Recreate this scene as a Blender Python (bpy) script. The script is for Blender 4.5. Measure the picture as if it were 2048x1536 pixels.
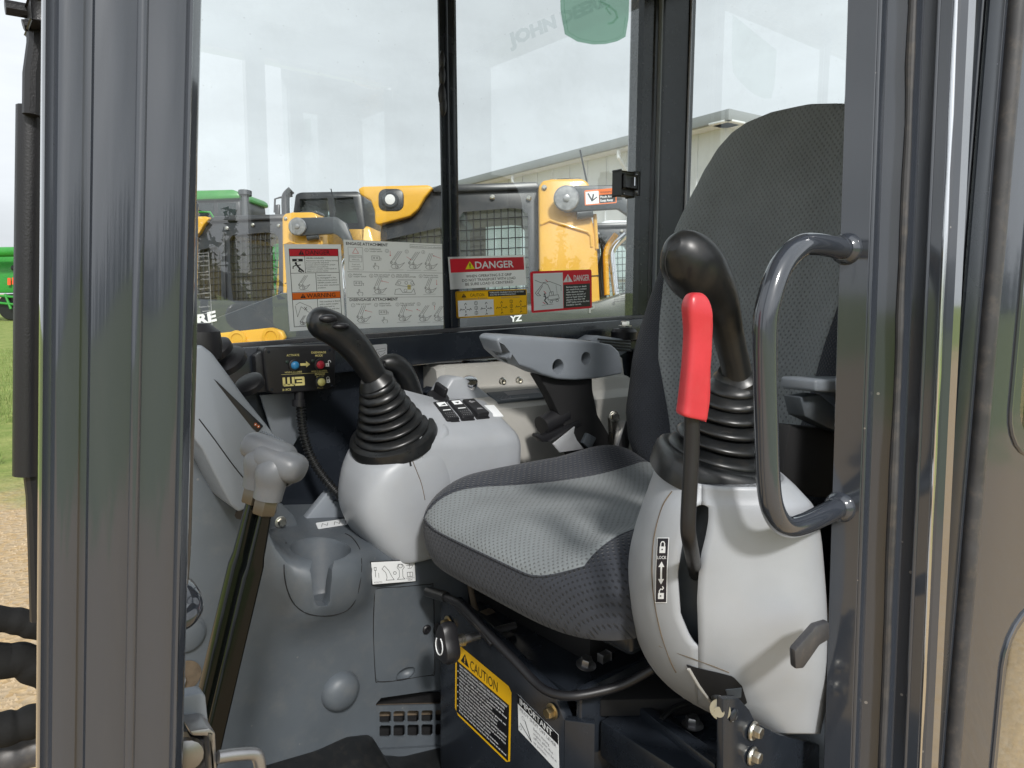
import bpy, bmesh, math, random
from mathutils import Vector, Matrix, noise
R = math.radians
PI = math.pi
rng = random.Random(7)
scene = bpy.context.scene
for o in list(bpy.data.objects):
    bpy.data.objects.remove(o)
col = scene.collection

# ------------------------------------------------------------------ camera
EYE = Vector((0.0, 0.0, 1.6))
FOC, CX, CY = 1420.0, 1024.0, 768.0          # focal length in pixels of the 2048x1536 photograph
YAW, PITCH = R(51), math.atan(184 / 1420)
fwd = Vector((math.cos(PITCH) * math.cos(YAW), math.cos(PITCH) * math.sin(YAW), -math.sin(PITCH)))
rgt = Vector((math.sin(YAW), -math.cos(YAW), 0))
upv = rgt.cross(fwd)
cam = bpy.data.cameras.new('camera')
camo = bpy.data.objects.new('camera', cam)
col.objects.link(camo)
cam.sensor_width = 36
cam.lens = FOC / 2048 * 36
cam.clip_start = 0.02
cam.clip_end = 2000
mw = Matrix((rgt, upv, -fwd)).transposed().to_4x4()
mw.translation = EYE
camo.matrix_world = mw
scene.camera = camo

# ------------------------------------------------------------------ sky, sun, exposure
SUN_EL, SUN_AZ = R(40), math.atan2(-0.35, -0.94)     # azimuth measured from +Y towards +X
w = bpy.data.worlds.new('World')
scene.world = w
w.use_nodes = True
nt = w.node_tree
nt.nodes.clear()
out = nt.nodes.new('ShaderNodeOutputWorld')
bg = nt.nodes.new('ShaderNodeBackground')
sky = nt.nodes.new('ShaderNodeTexSky')
sky.sky_type = 'NISHITA'
sky.sun_disc = False
sky.sun_elevation = SUN_EL
sky.sun_rotation = SUN_AZ
sky.dust_density = 6
sky.air_density = 1.2
hs = nt.nodes.new('ShaderNodeHueSaturation')
hs.inputs['Saturation'].default_value = 0.13
geo = nt.nodes.new('ShaderNodeTexCoord')
mp = nt.nodes.new('ShaderNodeMapping')
mp.inputs['Scale'].default_value = (1.5, 1.5, 4.5)
nz = nt.nodes.new('ShaderNodeTexNoise')
nz.inputs['Scale'].default_value = 1.4
nz.inputs['Detail'].default_value = 6
nz.inputs['Roughness'].default_value = 0.55
rmp = nt.nodes.new('ShaderNodeMapRange')
rmp.inputs['From Min'].default_value = 0.3
rmp.inputs['From Max'].default_value = 0.7
rmp.inputs['To Min'].default_value = 0.80
rmp.inputs['To Max'].default_value = 1.1
# high thin overcast: the clear-sky radiance is evened out towards a pale cloud layer
cl = nt.nodes.new('ShaderNodeMix'); cl.data_type = 'RGBA'
cl.inputs[0].default_value = 0.72
cl.inputs[7].default_value = (9.1, 9.65, 10.2, 1)
ml = nt.nodes.new('ShaderNodeMix'); ml.data_type = 'RGBA'; ml.blend_type = 'MULTIPLY'
ml.inputs[0].default_value = 1
L = nt.links.new
L(sky.outputs[0], hs.inputs['Color'])
L(hs.outputs[0], cl.inputs[6])
L(geo.outputs['Generated'], mp.inputs[0]); L(mp.outputs[0], nz.inputs['Vector'])
L(nz.outputs[0], rmp.inputs[0])
L(cl.outputs[2], ml.inputs[6]); L(rmp.outputs[0], ml.inputs[7])
L(ml.outputs[2], bg.inputs[0])
bg.inputs[1].default_value = 0.093
L(bg.outputs[0], out.inputs[0])

sl = bpy.data.lights.new('sun', 'SUN')
sl.energy = 2.2
sl.angle = R(6)
sl.color = (1, 0.97, 0.93)
so = bpy.data.objects.new('sun', sl)
col.objects.link(so)
sd = Vector((math.sin(SUN_AZ) * math.cos(SUN_EL), math.cos(SUN_AZ) * math.cos(SUN_EL), math.sin(SUN_EL)))
so.rotation_euler = sd.to_track_quat('Z', 'Y').to_euler()
so.location = (-3, -6, 8)
vs = scene.view_settings
vs.view_transform = 'Standard'
vs.look = 'None'
vs.exposure = 0.46
vs.gamma = 1
vs.use_curve_mapping = False
scene.cycles.use_denoising = True
scene.cycles.max_bounces = 10
scene.cycles.transparent_max_bounces = 24
scene.cycles.caustics_reflective = False
scene.cycles.caustics_refractive = False

# ------------------------------------------------------------------ geometry helpers
def at(px, py, X=None, Y=None, Z=None, D=None):
    """world point seen at photograph pixel (px, py) on the plane x=X, y=Y, z=Z or at depth D along the view"""
    d = fwd + rgt * ((px - CX) / FOC) + upv * ((CY - py) / FOC)
    t = X / d.x if X is not None else Y / d.y if Y is not None else (Z - EYE.z) / d.z if Z is not None else D
    return EYE + d * t

def proj(p):
    v = Vector(p) - EYE
    z = v.dot(fwd)
    return CX + FOC * v.dot(rgt) / z, CY - FOC * v.dot(upv) / z

def origin(o):
    v = Vector((0, 0, 0))
    while o:
        v += o.location
        o = o.parent
    return v

def props(o, label=None, cat=None, group=None, kind=None):
    if label: o['label'] = label
    if cat: o['category'] = cat
    if group: o['group'] = group
    if kind: o['kind'] = kind
    return o

def thing(name, label, cat, loc, group=None):
    o = bpy.data.objects.new(name, None)
    o.empty_display_size = 0.05
    col.objects.link(o)
    o.location = loc
    return props(o, label, cat, group)

def spline(pts, n):
    """catmull-rom through tuples of any length, n steps per span"""
    out = []
    m = len(pts)
    for i in range(m - 1):
        p0, p1, p2, p3 = pts[max(i - 1, 0)], pts[i], pts[i + 1], pts[min(i + 2, m - 1)]
        for k in range(n):
            t = k / n
            out.append(tuple(0.5 * ((2 * b) + (c - a) * t + (2 * a - 5 * b + 4 * c - d) * t * t + (3 * b - a - 3 * c + d) * t ** 3)
                             for a, b, c, d in zip(p0, p1, p2, p3)))
    out.append(tuple(pts[-1]))
    return out

def lerp(a, b, t): return a + (b - a) * t

def interp(x, tab):
    if x <= tab[0][0]: return tab[0][1]
    for (a, b), (c, d) in zip(tab, tab[1:]):
        if x <= c: return b + (d - b) * (x - a) / (c - a)
    return tab[-1][1]

class MB:
    def __init__(s):
        s.v, s.f, s.m = [], [], []
        s.cur = 0
    def add(s, vs, fs):
        b = len(s.v)
        s.v += [Vector(p) for p in vs]
        s.f += [tuple(i + b for i in f) for f in fs]
        s.m += [s.cur] * len(fs)
        return s
    def addbm(s, bm):
        bm.verts.index_update()
        s.add([v.co.copy() for v in bm.verts], [[v.index for v in f.verts] for f in bm.faces])
        bm.free()
        return s
    def box(s, lo, hi, bev=0, seg=2, mat=None):
        bm = bmesh.new()
        lo, hi = Vector(lo), Vector(hi)
        bmesh.ops.create_cube(bm, size=1)
        for v in bm.verts:
            v.co = Vector((lerp(lo[i], hi[i], v.co[i] + 0.5) for i in range(3)))
        if bev: bmesh.ops.bevel(bm, geom=bm.edges[:], offset=bev, segments=seg, affect='EDGES', profile=0.5, clamp_overlap=True)
        if mat is not None:
            for v in bm.verts: v.co = mat @ v.co
        bmesh.ops.recalc_face_normals(bm, faces=bm.faces)
        return s.addbm(bm)
    def prism(s, pts, off, bev=0, seg=2, capbev=True):
        """closed polygon of 3-D points extruded by vector off"""
        bm = bmesh.new()
        off = Vector(off)
        a = [bm.verts.new(Vector(p)) for p in pts]
        b = [bm.verts.new(Vector(p) + off) for p in pts]
        n = len(a)
        bm.faces.new(a); bm.faces.new(b[::-1])
        for i in range(n): bm.faces.new((a[i], b[i], b[(i + 1) % n], a[(i + 1) % n]))
        bmesh.ops.recalc_face_normals(bm, faces=bm.faces)
        if bev:
            bmesh.ops.bevel(bm, geom=bm.edges[:], offset=bev, segments=seg, affect='EDGES', profile=0.5, clamp_overlap=True)
        return s.addbm(bm)
    def loft(s, rings, cap=True, closed=True, flip=False):
        n = len(rings[0])
        vs = [p for r in rings for p in r]
        fs = []
        for i in range(len(rings) - 1):
            for j in range(n if closed else n - 1):
                a, b = i * n + j, i * n + (j + 1) % n
                f = (a, b, b + n, a + n)
                fs.append(f[::-1] if flip else f)
        if cap and closed:
            fs.append(tuple(range(n))[::-1] if not flip else tuple(range(n)))
            e = (len(rings) - 1) * n
            fs.append(tuple(range(e, e + n)) if not flip else tuple(range(e, e + n))[::-1])
        return s.add(vs, fs)
    def tube(s, path, r, n=12, cap=True, close=False, flat=1.0, upref=None):
        path = [Vector(p) for p in path]
        m = len(path)
        rings = []
        nrm = None
        for i, p in enumerate(path):
            if close: t = path[(i + 1) % m] - path[i - 1]
            else: t = path[min(i + 1, m - 1)] - path[max(i - 1, 0)]
            t.normalize()
            if nrm is None:
                ref = Vector(upref) if upref else (Vector((0, 0, 1)) if abs(t.z) < 0.9 else Vector((1, 0, 0)))
                nrm = (ref - t * ref.dot(t)).normalized()
            else:
                nrm = (nrm - t * nrm.dot(t)).normalized()
            bn = t.cross(nrm)
            rr = r[i] if isinstance(r, (list, tuple)) else r
            rings.append([p + (nrm * math.cos(2 * PI * k / n) + bn * math.sin(2 * PI * k / n) * flat) * rr for k in range(n)])
        if close: rings.append(rings[0])
        return s.loft(rings, cap and not close)
    def lathe(s, prof, org, axis, n=24, ref=None, cap=True):
        """prof = [(radius, height)], revolved about axis at org"""
        org, axis = Vector(org), Vector(axis).normalized()
        ref = Vector(ref) if ref else (Vector((0, 0, 1)) if abs(axis.z) < 0.9 else Vector((1, 0, 0)))
        a = (ref - axis * ref.dot(axis)).normalized()
        b = axis.cross(a)
        return s.loft([[org + axis * h + (a * math.cos(2 * PI * k / n) + b * math.sin(2 * PI * k / n)) * r for k in range(n)] for r, h in prof], cap)
    def hexbolt(s, org, axis, r=0.008, h=0.006, washer=None):
        if washer: s.lathe([(washer, 0), (washer, 0.0015), (washer * 0.9, 0.002)], org, axis, 20)
        o = Vector(org) + Vector(axis).normalized() * (0.0015 if washer else 0)
        return s.lathe([(r, 0), (r, h * 0.8), (r * 0.88, h)], o, axis, 6)
    def ico(s, c, r, sub=2, scale=(1, 1, 1)):
        bm = bmesh.new()
        bmesh.ops.create_icosphere(bm, subdivisions=sub, radius=r)
        for v in bm.verts: v.co = Vector(c) + Vector((v.co.x * scale[0], v.co.y * scale[1], v.co.z * scale[2]))
        return s.addbm(bm)
    def build(s, name, mat, parent=None, smooth=35, base=None, recalc=False):
        org = origin(parent) if parent else (Vector(base) if base is not None else Vector((0, 0, 0)))
        me = bpy.data.meshes.new(name)
        me.from_pydata([tuple(p - org) for p in s.v], [], s.f)
        mats = mat if isinstance(mat, (list, tuple)) else [mat]
        for q in mats: me.materials.append(q)
        if len(mats) > 1: me.polygons.foreach_set('material_index', s.m)
        if recalc:
            bm = bmesh.new(); bm.from_mesh(me)
            bmesh.ops.recalc_face_normals(bm, faces=bm.faces)
            bm.to_mesh(me); bm.free()
        me.update()
        if smooth is not None:
            me.shade_smooth()
            me.set_sharp_from_angle(angle=R(smooth))
        o = bpy.data.objects.new(name, me)
        col.objects.link(o)
        if parent: o.parent = parent
        else: o.location = org
        return o

def cut(ob, cutters):
    """subtract the cutters from ob (solid meshes) and keep the result as ob's mesh"""
    for c in cutters:
        m = ob.modifiers.new('cut', 'BOOLEAN')
        m.operation = 'DIFFERENCE'; m.solver = 'EXACT'; m.object = c
    bpy.context.view_layer.update()
    dg = bpy.context.evaluated_depsgraph_get()
    me = bpy.data.meshes.new_from_object(ob.evaluated_get(dg))
    ob.modifiers.clear()
    ob.data = me
    me.shade_smooth(); me.set_sharp_from_angle(angle=R(30))
    for c in cutters: bpy.data.objects.remove(c)
    return ob

def rrect(w, h, r, n=5, cx=0, cy=0):
    pts = []
    for (x, y, a0) in ((w / 2 - r, h / 2 - r, 0), (-w / 2 + r, h / 2 - r, 90), (-w / 2 + r, -h / 2 + r, 180), (w / 2 - r, -h / 2 + r, 270)):
        for k in range(n + 1):
            a = R(a0 + 90 * k / n)
            pts.append((cx + x + r * math.cos(a), cy + y + r * math.sin(a)))
    return pts

def copy_tree(o, parent=None):
    c = o.copy()
    col.objects.link(c)
    c.parent = parent
    for ch in [x for x in o.children]:
        copy_tree(ch, c)
    return c

# ------------------------------------------------------------------ materials
def pmat(name, color, rough=0.5, metal=0.0, coat=0.0, spec=0.5, var=0.0, vscale=20, bump=0.0, bscale=200, rvar=0.0, dust=0.0, dcol=(0.32, 0.26, 0.19), specks=0.0, stretch=None):
    m = bpy.data.materials.new(name)
    m.use_nodes = True
    t = m.node_tree
    b = t.nodes['Principled BSDF']
    b.inputs['Base Color'].default_value = (*color, 1)
    b.inputs['Roughness'].default_value = rough
    b.inputs['Metallic'].default_value = metal
    b.inputs['Coat Weight'].default_value = coat
    b.inputs['Coat Roughness'].default_value = 0.06
    b.inputs['Specular IOR Level'].default_value = spec
    tc = t.nodes.new('ShaderNodeTexCoord')
    src = tc.outputs['Object']
    if stretch:
        mp = t.nodes.new('ShaderNodeMapping'); mp.inputs['Scale'].default_value = stretch
        t.links.new(src, mp.inputs[0]); src = mp.outputs[0]
    if var or dust or rvar:
        n = t.nodes.new('ShaderNodeTexNoise')
        n.inputs['Scale'].default_value = vscale; n.inputs['Detail'].default_value = 7; n.inputs['Roughness'].default_value = 0.6
        t.links.new(src, n.inputs['Vector'])
        last = None
        if var:
            mr = t.nodes.new('ShaderNodeMapRange')
            mr.inputs['From Min'].default_value = 0.3; mr.inputs['From Max'].default_value = 0.7
            mr.inputs['To Min'].default_value = 1 - var; mr.inputs['To Max'].default_value = 1 + var
            t.links.new(n.outputs[0], mr.inputs[0])
            mx = t.nodes.new('ShaderNodeMix'); mx.data_type = 'RGBA'; mx.blend_type = 'MULTIPLY'
            mx.inputs[0].default_value = 1; mx.inputs[6].default_value = (*color, 1)
            t.links.new(mr.outputs[0], mx.inputs[7])
            last = mx.outputs[2]
        if dust:
            n2 = t.nodes.new('ShaderNodeTexNoise')
            n2.inputs['Scale'].default_value = vscale * 2.7; n2.inputs['Detail'].default_value = 9; n2.inputs['Roughness'].default_value = 0.7
            t.links.new(src, n2.inputs['Vector'])
            rr = t.nodes.new('ShaderNodeMapRange')
            rr.inputs['From Min'].default_value = 0.5; rr.inputs['From Max'].default_value = 0.8
            rr.inputs['To Max'].default_value = dust
            t.links.new(n2.outputs[0], rr.inputs[0])
            mx = t.nodes.new('ShaderNodeMix'); mx.data_type = 'RGBA'
            t.links.new(rr.outputs[0], mx.inputs[0])
            if last: t.links.new(last, mx.inputs[6])
            else: mx.inputs[6].default_value = (*color, 1)
            mx.inputs[7].default_value = (*dcol, 1)
            last = mx.outputs[2]
        if specks:
            vo = t.nodes.new('ShaderNodeTexVoronoi'); vo.inputs['Scale'].default_value = 60
            t.links.new(tc.outputs['Object'], vo.inputs['Vector'])
            # only a few cells carry a chip or a fleck of dust, each of its own size
            sx = t.nodes.new('ShaderNodeSeparateColor'); t.links.new(vo.outputs['Color'], sx.inputs[0])
            sz = t.nodes.new('ShaderNodeMapRange'); sz.inputs['From Min'].default_value = 0.86; sz.inputs['From Max'].default_value = 1; sz.inputs['To Max'].default_value = 0.13
            t.links.new(sx.outputs[0], sz.inputs[0])
            ls = t.nodes.new('ShaderNodeMath'); ls.operation = 'LESS_THAN'
            t.links.new(vo.outputs['Distance'], ls.inputs[0]); t.links.new(sz.outputs[0], ls.inputs[1])
            ml_ = t.nodes.new('ShaderNodeMath'); ml_.operation = 'MULTIPLY'; ml_.inputs[1].default_value = specks; t.links.new(ls.outputs[0], ml_.inputs[0])
            mx = t.nodes.new('ShaderNodeMix'); mx.data_type = 'RGBA'; t.links.new(ml_.outputs[0], mx.inputs[0])
            if last: t.links.new(last, mx.inputs[6])
            else: mx.inputs[6].default_value = (*color, 1)
            mx.inputs[7].default_value = (0.34, 0.32, 0.30, 1)
            last = mx.outputs[2]
        if last: t.links.new(last, b.inputs['Base Color'])
        if rvar:
            mr = t.nodes.new('ShaderNodeMapRange')
            mr.inputs['From Min'].default_value = 0.3; mr.inputs['From Max'].default_value = 0.75
            mr.inputs['To Min'].default_value = max(rough - rvar, 0.02); mr.inputs['To Max'].default_value = rough + rvar
            t.links.new(n.outputs[0], mr.inputs[0])
            t.links.new(mr.outputs[0], b.inputs['Roughness'])
    if bump:
        n3 = t.nodes.new('ShaderNodeTexNoise')
        n3.inputs['Scale'].default_value = bscale; n3.inputs['Detail'].default_value = 3
        t.links.new(src, n3.inputs['Vector'])
        bp = t.nodes.new('ShaderNodeBump'); bp.inputs['Strength'].default_value = bump; bp.inputs['Distance'].default_value = 0.001
        t.links.new(n3.outputs[0], bp.inputs['Height'])
        t.links.new(bp.outputs[0], b.inputs['Normal'])
        if coat: pass
    return m

def fabric(name, color, axes, pitch=0.0076, deep=0.45, rot=0.0, wrap=False):
    """woven seat cover: staggered dimples laid out along two object axes"""
    m = bpy.data.materials.new(name); m.use_nodes = True
    t = m.node_tree; b = t.nodes['Principled BSDF']
    b.inputs['Roughness'].default_value = 0.9
    b.inputs['Specular IOR Level'].default_value = 0.25
    b.inputs['Sheen Weight'].default_value = 0.15
    tc = t.nodes.new('ShaderNodeTexCoord')
    sp = t.nodes.new('ShaderNodeSeparateXYZ'); cb = t.nodes.new('ShaderNodeCombineXYZ')
    t.links.new(tc.outputs['Object'], sp.inputs[0])
    t.links.new(sp.outputs[axes[0]], cb.inputs[0])
    if wrap:            # rows run on from the top over the front edge
        sb_ = t.nodes.new('ShaderNodeMath'); sb_.operation = 'ADD'
        t.links.new(sp.outputs[axes[1]], sb_.inputs[0]); t.links.new(sp.outputs['Z'], sb_.inputs[1])
        t.links.new(sb_.outputs[0], cb.inputs[1])
    else: t.links.new(sp.outputs[axes[1]], cb.inputs[1])
    mp = t.nodes.new('ShaderNodeMapping')
    mp.inputs['Scale'].default_value = (1 / pitch, 0.78 / pitch, 1)
    mp.inputs['Rotation'].default_value = (0, 0, R(45 + rot))
    mp0 = t.nodes.new('ShaderNodeMapping')
    mp0.inputs['Scale'].default_value = (1, 1, 1)
    t.links.new(cb.outputs[0], mp.inputs[0])
    vo = t.nodes.new('ShaderNodeTexVoronoi'); vo.voronoi_dimensions = '2D'
    vo.inputs['Scale'].default_value = 1; vo.inputs['Randomness'].default_value = 0.08
    t.links.new(mp.outputs[0], vo.inputs['Vector'])
    mr = t.nodes.new('ShaderNodeMapRange'); mr.interpolation_type = 'SMOOTHSTEP'
    mr.inputs['From Min'].default_value = 0.08; mr.inputs['From Max'].default_value = 0.34
    t.links.new(vo.outputs['Distance'], mr.inputs[0])
    nz = t.nodes.new('ShaderNodeTexNoise'); nz.inputs['Scale'].default_value = 900; nz.inputs['Detail'].default_value = 2
    t.links.new(tc.outputs['Object'], nz.inputs['Vector'])
    big = t.nodes.new('ShaderNodeTexNoise'); big.inputs['Scale'].default_value = 9; big.inputs['Detail'].default_value = 5
    t.links.new(tc.outputs['Object'], big.inputs['Vector'])
    mx = t.nodes.new('ShaderNodeMix'); mx.data_type = 'RGBA'
    mx.inputs[6].default_value = (*[c * (1 - deep) for c in color], 1); mx.inputs[7].default_value = (*color, 1)
    t.links.new(mr.outputs[0], mx.inputs[0])
    br = t.nodes.new('ShaderNodeMapRange'); br.inputs['From Min'].default_value = 0.3; br.inputs['From Max'].default_value = 0.7
    br.inputs['To Min'].default_value = 0.88; br.inputs['To Max'].default_value = 1.1
    t.links.new(big.outputs[0], br.inputs[0])
    m2 = t.nodes.new('ShaderNodeMix'); m2.data_type = 'RGBA'; m2.blend_type = 'MULTIPLY'; m2.inputs[0].default_value = 1
    t.links.new(mx.outputs[2], m2.inputs[6]); t.links.new(br.outputs[0], m2.inputs[7])
    t.links.new(m2.outputs[2], b.inputs['Base Color'])
    ad = t.nodes.new('ShaderNodeMath'); ad.operation = 'MULTIPLY_ADD'; ad.inputs[1].default_value = 0.15
    t.links.new(nz.outputs[0], ad.inputs[0]); t.links.new(mr.outputs[0], ad.inputs[2])
    bp = t.nodes.new('ShaderNodeBump'); bp.inputs['Strength'].default_value = 0.9; bp.inputs['Distance'].default_value = 0.0016
    t.links.new(ad.outputs[0], bp.inputs['Height']); t.links.new(bp.outputs[0], b.inputs['Normal'])
    return m

def glassmat(name, tint=(0.95, 0.98, 0.97), ior=2.25, dirt=0.0):
    m = bpy.data.materials.new(name); m.use_nodes = True
    t = m.node_tree; t.nodes.clear()
    o = t.nodes.new('ShaderNodeOutputMaterial')
    tr = t.nodes.new('ShaderNodeBsdfTransparent'); tr.inputs[0].default_value = (*tint, 1)
    gl = t.nodes.new('ShaderNodeBsdfGlossy'); gl.inputs['Roughness'].default_value = 0.0
    fr = t.nodes.new('ShaderNodeFresnel'); fr.inputs[0].default_value = ior
    mx = t.nodes.new('ShaderNodeMixShader')
    t.links.new(fr.outputs[0], mx.inputs[0]); t.links.new(tr.outputs[0], mx.inputs[1]); t.links.new(gl.outputs[0], mx.inputs[2])
    last = mx.outputs[0]
    if dirt:  # diffuse film: dirt, plus a painted veil like pale window reflections
        tc = t.nodes.new('ShaderNodeTexCoord')
        n = t.nodes.new('ShaderNodeTexNoise'); n.inputs['Scale'].default_value = 6; n.inputs['Detail'].default_value = 8; n.inputs['Roughness'].default_value = 0.7
        t.links.new(tc.outputs['Object'], n.inputs['Vector'])
        v = t.nodes.new('ShaderNodeTexVoronoi'); v.inputs['Scale'].default_value = 45; v.inputs['Randomness'].default_value = 1
        t.links.new(tc.outputs['Object'], v.inputs['Vector'])
        ls = t.nodes.new('ShaderNodeMath'); ls.operation = 'LESS_THAN'; ls.inputs[1].default_value = 0.05
        t.links.new(v.outputs['Distance'], ls.inputs[0])
        mr = t.nodes.new('ShaderNodeMapRange'); mr.inputs['From Min'].default_value = 0.45; mr.inputs['From Max'].default_value = 0.8; mr.inputs['To Max'].default_value = dirt
        t.links.new(n.outputs[0], mr.inputs[0])
        sm = t.nodes.new('ShaderNodeMath'); sm.operation = 'MULTIPLY_ADD'; sm.inputs[1].default_value = dirt * 3
        t.links.new(ls.outputs[0], sm.inputs[0]); t.links.new(mr.outputs[0], sm.inputs[2])
        df = t.nodes.new('ShaderNodeBsdfDiffuse'); df.inputs[0].default_value = (0.6, 0.6, 0.57, 1)
        m2 = t.nodes.new('ShaderNodeMixShader')
        t.links.new(sm.outputs[0], m2.inputs[0]); t.links.new(last, m2.inputs[1]); t.links.new(df.outputs[0], m2.inputs[2])
        last = m2.outputs[0]
    t.links.new(last, o.inputs[0])
    return m

def clearmat(name, tint):
    m = bpy.data.materials.new(name); m.use_nodes = True
    t = m.node_tree; t.nodes.clear()
    o = t.nodes.new('ShaderNodeOutputMaterial')
    tr = t.nodes.new('ShaderNodeBsdfTransparent'); tr.inputs[0].default_value = (*tint, 1)
    t.links.new(tr.outputs[0], o.inputs[0])
    return m

M = {}
M['paint'] = pmat('charcoal_paint', (0.036, 0.042, 0.054), 0.12, coat=1.0, spec=0.6, var=0.04, vscale=9, rvar=0.025, dust=0.05, specks=0.5, dcol=(0.2, 0.18, 0.16), stretch=(1, 1, 0.15))
M['frame'] = pmat('black_frame_paint', (0.017, 0.021, 0.028), 0.25, spec=0.5, var=0.2, vscale=12, rvar=0.1, bump=0.03, bscale=60)
M['black'] = pmat('black_plastic', (0.012, 0.012, 0.014), 0.42, bump=0.15, bscale=900, rvar=0.06, vscale=20)
M['rubber'] = pmat('black_rubber', (0.011, 0.012, 0.013), 0.34, bump=0.05, bscale=300, rvar=0.08, vscale=25, dust=0.05)
M['seal'] = pmat('rubber_seal', (0.05, 0.05, 0.054), 0.45, var=0.25, vscale=15, dust=0.25, rvar=0.1)
M['grey'] = pmat('light_grey_plastic', (0.345, 0.363, 0.388), 0.38, bump=0.16, bscale=1100, var=0.06, vscale=9, rvar=0.10, dust=0.14, dcol=(0.36, 0.32, 0.27))
M['midgrey'] = pmat('mid_grey_plastic', (0.205, 0.228, 0.258), 0.45, bump=0.12, bscale=1400, var=0.06, vscale=7, rvar=0.08, dust=0.05)
M['slate'] = pmat('slate_trim_plastic', (0.088, 0.102, 0.117), 0.46, bump=0.2, bscale=1100, var=0.10, vscale=8, rvar=0.12, dust=0.2, specks=0.22, dcol=(0.24, 0.22, 0.19))
M['lever'] = pmat('lever_grip_plastic', (0.115, 0.122, 0.132), 0.4, bump=0.12, bscale=900, var=0.06, vscale=20, dust=0.1)
M['beige'] = pmat('dusty_grey_plastic', (0.42, 0.41, 0.38), 0.5, bump=0.1, bscale=1200, var=0.07, vscale=8, dust=0.2, dcol=(0.45, 0.4, 0.32))
M['fab_l'] = fabric('grey_seat_fabric', (0.205, 0.224, 0.232), ('Y', 'X'), deep=0.38, wrap=True)
M['fab_d'] = fabric('dark_seat_fabric', (0.036, 0.040, 0.050), ('Y', 'X'), deep=0.45, wrap=True)
M['fab_lb'] = fabric('grey_back_fabric', (0.205, 0.224, 0.232), ('Y', 'Z'), deep=0.28)
M['fab_db'] = fabric('dark_back_fabric', (0.028, 0.032, 0.04), ('Y', 'Z'), pitch=0.005, deep=0.3)
M['fab_df'] = fabric('dark_front_fabric', (0.028, 0.030, 0.037), ('Y', 'Z'), deep=0.5)
M['red'] = pmat('red_grip', (0.52, 0.035, 0.045), 0.36, bump=0.12, bscale=420, var=0.10, vscale=22, rvar=0.08, dust=0.06)
M['zinc'] = pmat('zinc_bolt', (0.62, 0.60, 0.54), 0.3, metal=1, rvar=0.1, var=0.1)
M['brass'] = pmat('yellow_zinc_bolt', (0.58, 0.46, 0.26), 0.32, metal=1, rvar=0.1, var=0.15)
M['chrome'] = pmat('bright_metal', (0.75, 0.76, 0.78), 0.14, metal=1)
M['steel'] = pmat('worn_steel', (0.35, 0.35, 0.36), 0.4, metal=0.9, var=0.2, rvar=0.1, vscale=30)
M['yellow'] = pmat('machine_yellow', (0.72, 0.39, 0.03), 0.35, coat=0.2, var=0.06, vscale=3, dust=0.03)
M['mblack'] = pmat('machine_black', (0.022, 0.024, 0.028), 0.32, var=0.2, vscale=3, dust=0.25, dcol=(0.2, 0.18, 0.15))
M['mgrey'] = pmat('machine_grey', (0.05, 0.056, 0.064), 0.35, var=0.2, vscale=3, dust=0.2, dcol=(0.2, 0.18, 0.15))
M['green'] = pmat('farm_green', (0.03, 0.26, 0.035), 0.35, var=0.1, vscale=2, dust=0.15)
M['white'] = pmat('white_paint', (0.75, 0.76, 0.77), 0.35, var=0.04, vscale=2)
M['dirt'] = pmat('dusty_brown', (0.12, 0.09, 0.06), 0.85, var=0.4, vscale=30)
M['glass'] = glassmat('cab_glass', dirt=0.085)  # film thickened beyond dirt to paint reflected haze
M['glass_b'] = clearmat('glass_outer_face', (0.97, 0.985, 0.98))
M['glass_e'] = pmat('glass_edge', (0.35, 0.55, 0.5), 0.15, spec=0.8)
M['mglass'] = glassmat('machine_glass', tint=(0.5, 0.62, 0.6), ior=1.6)
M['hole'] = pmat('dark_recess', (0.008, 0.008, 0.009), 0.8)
# print colours
for k, c in dict(p_white=(0.80, 0.82, 0.83), p_black=(0.008, 0.008, 0.01), p_red=(0.60, 0.014, 0.03), p_orange=(0.80, 0.16, 0.012), p_yellow=(0.80, 0.46, 0.01), p_lemon=(0.78, 0.72, 0.02), p_grey=(0.22, 0.22, 0.23), p_cream=(0.62, 0.55, 0.22), p_navy=(0.012, 0.012, 0.022)).items():
    M[k] = pmat(k.replace('p_', 'print_'), c, 0.35)

def vinyl(name, color):
    m = pmat(name, color, 0.4)
    t = m.node_tree; b = t.nodes['Principled BSDF']; o = t.nodes['Material Output']
    tr = t.nodes.new('ShaderNodeBsdfTranslucent'); tr.inputs[0].default_value = (*color, 1)
    mx = t.nodes.new('ShaderNodeMixShader'); mx.inputs[0].default_value = 0.5
    t.links.new(b.outputs[0], mx.inputs[1]); t.links.new(tr.outputs[0], mx.inputs[2]); t.links.new(mx.outputs[0], o.inputs[0])
    return m
M['v_white'] = vinyl('white_vinyl', (0.80, 0.82, 0.83)); M['v_yellow'] = vinyl('yellow_vinyl', (0.82, 0.46, 0.01)); M['v_red'] = vinyl('red_vinyl', (0.60, 0.014, 0.03)); M['v_orange'] = vinyl('orange_vinyl', (0.80, 0.16, 0.012))
# ------------------------------------------------------------------ prints (decals)
_tc = {}
def textmesh(s, bold=0.0):
    k = (s, bold)
    if k not in _tc:
        cu = bpy.data.curves.new('t', 'FONT')
        cu.body = s; cu.size = 1; cu.resolution_u = 2; cu.offset = bold; cu.fill_mode = 'FRONT'
        ob = bpy.data.objects.new('t', cu); col.objects.link(ob)
        me = ob.to_mesh()
        _tc[k] = ([(v.co.x, v.co.y) for v in me.vertices], [tuple(p.vertices) for p in me.polygons])
        ob.to_mesh_clear()
        bpy.data.objects.remove(ob); bpy.data.curves.remove(cu)
    return _tc[k]
CAP = 0.70

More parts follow.
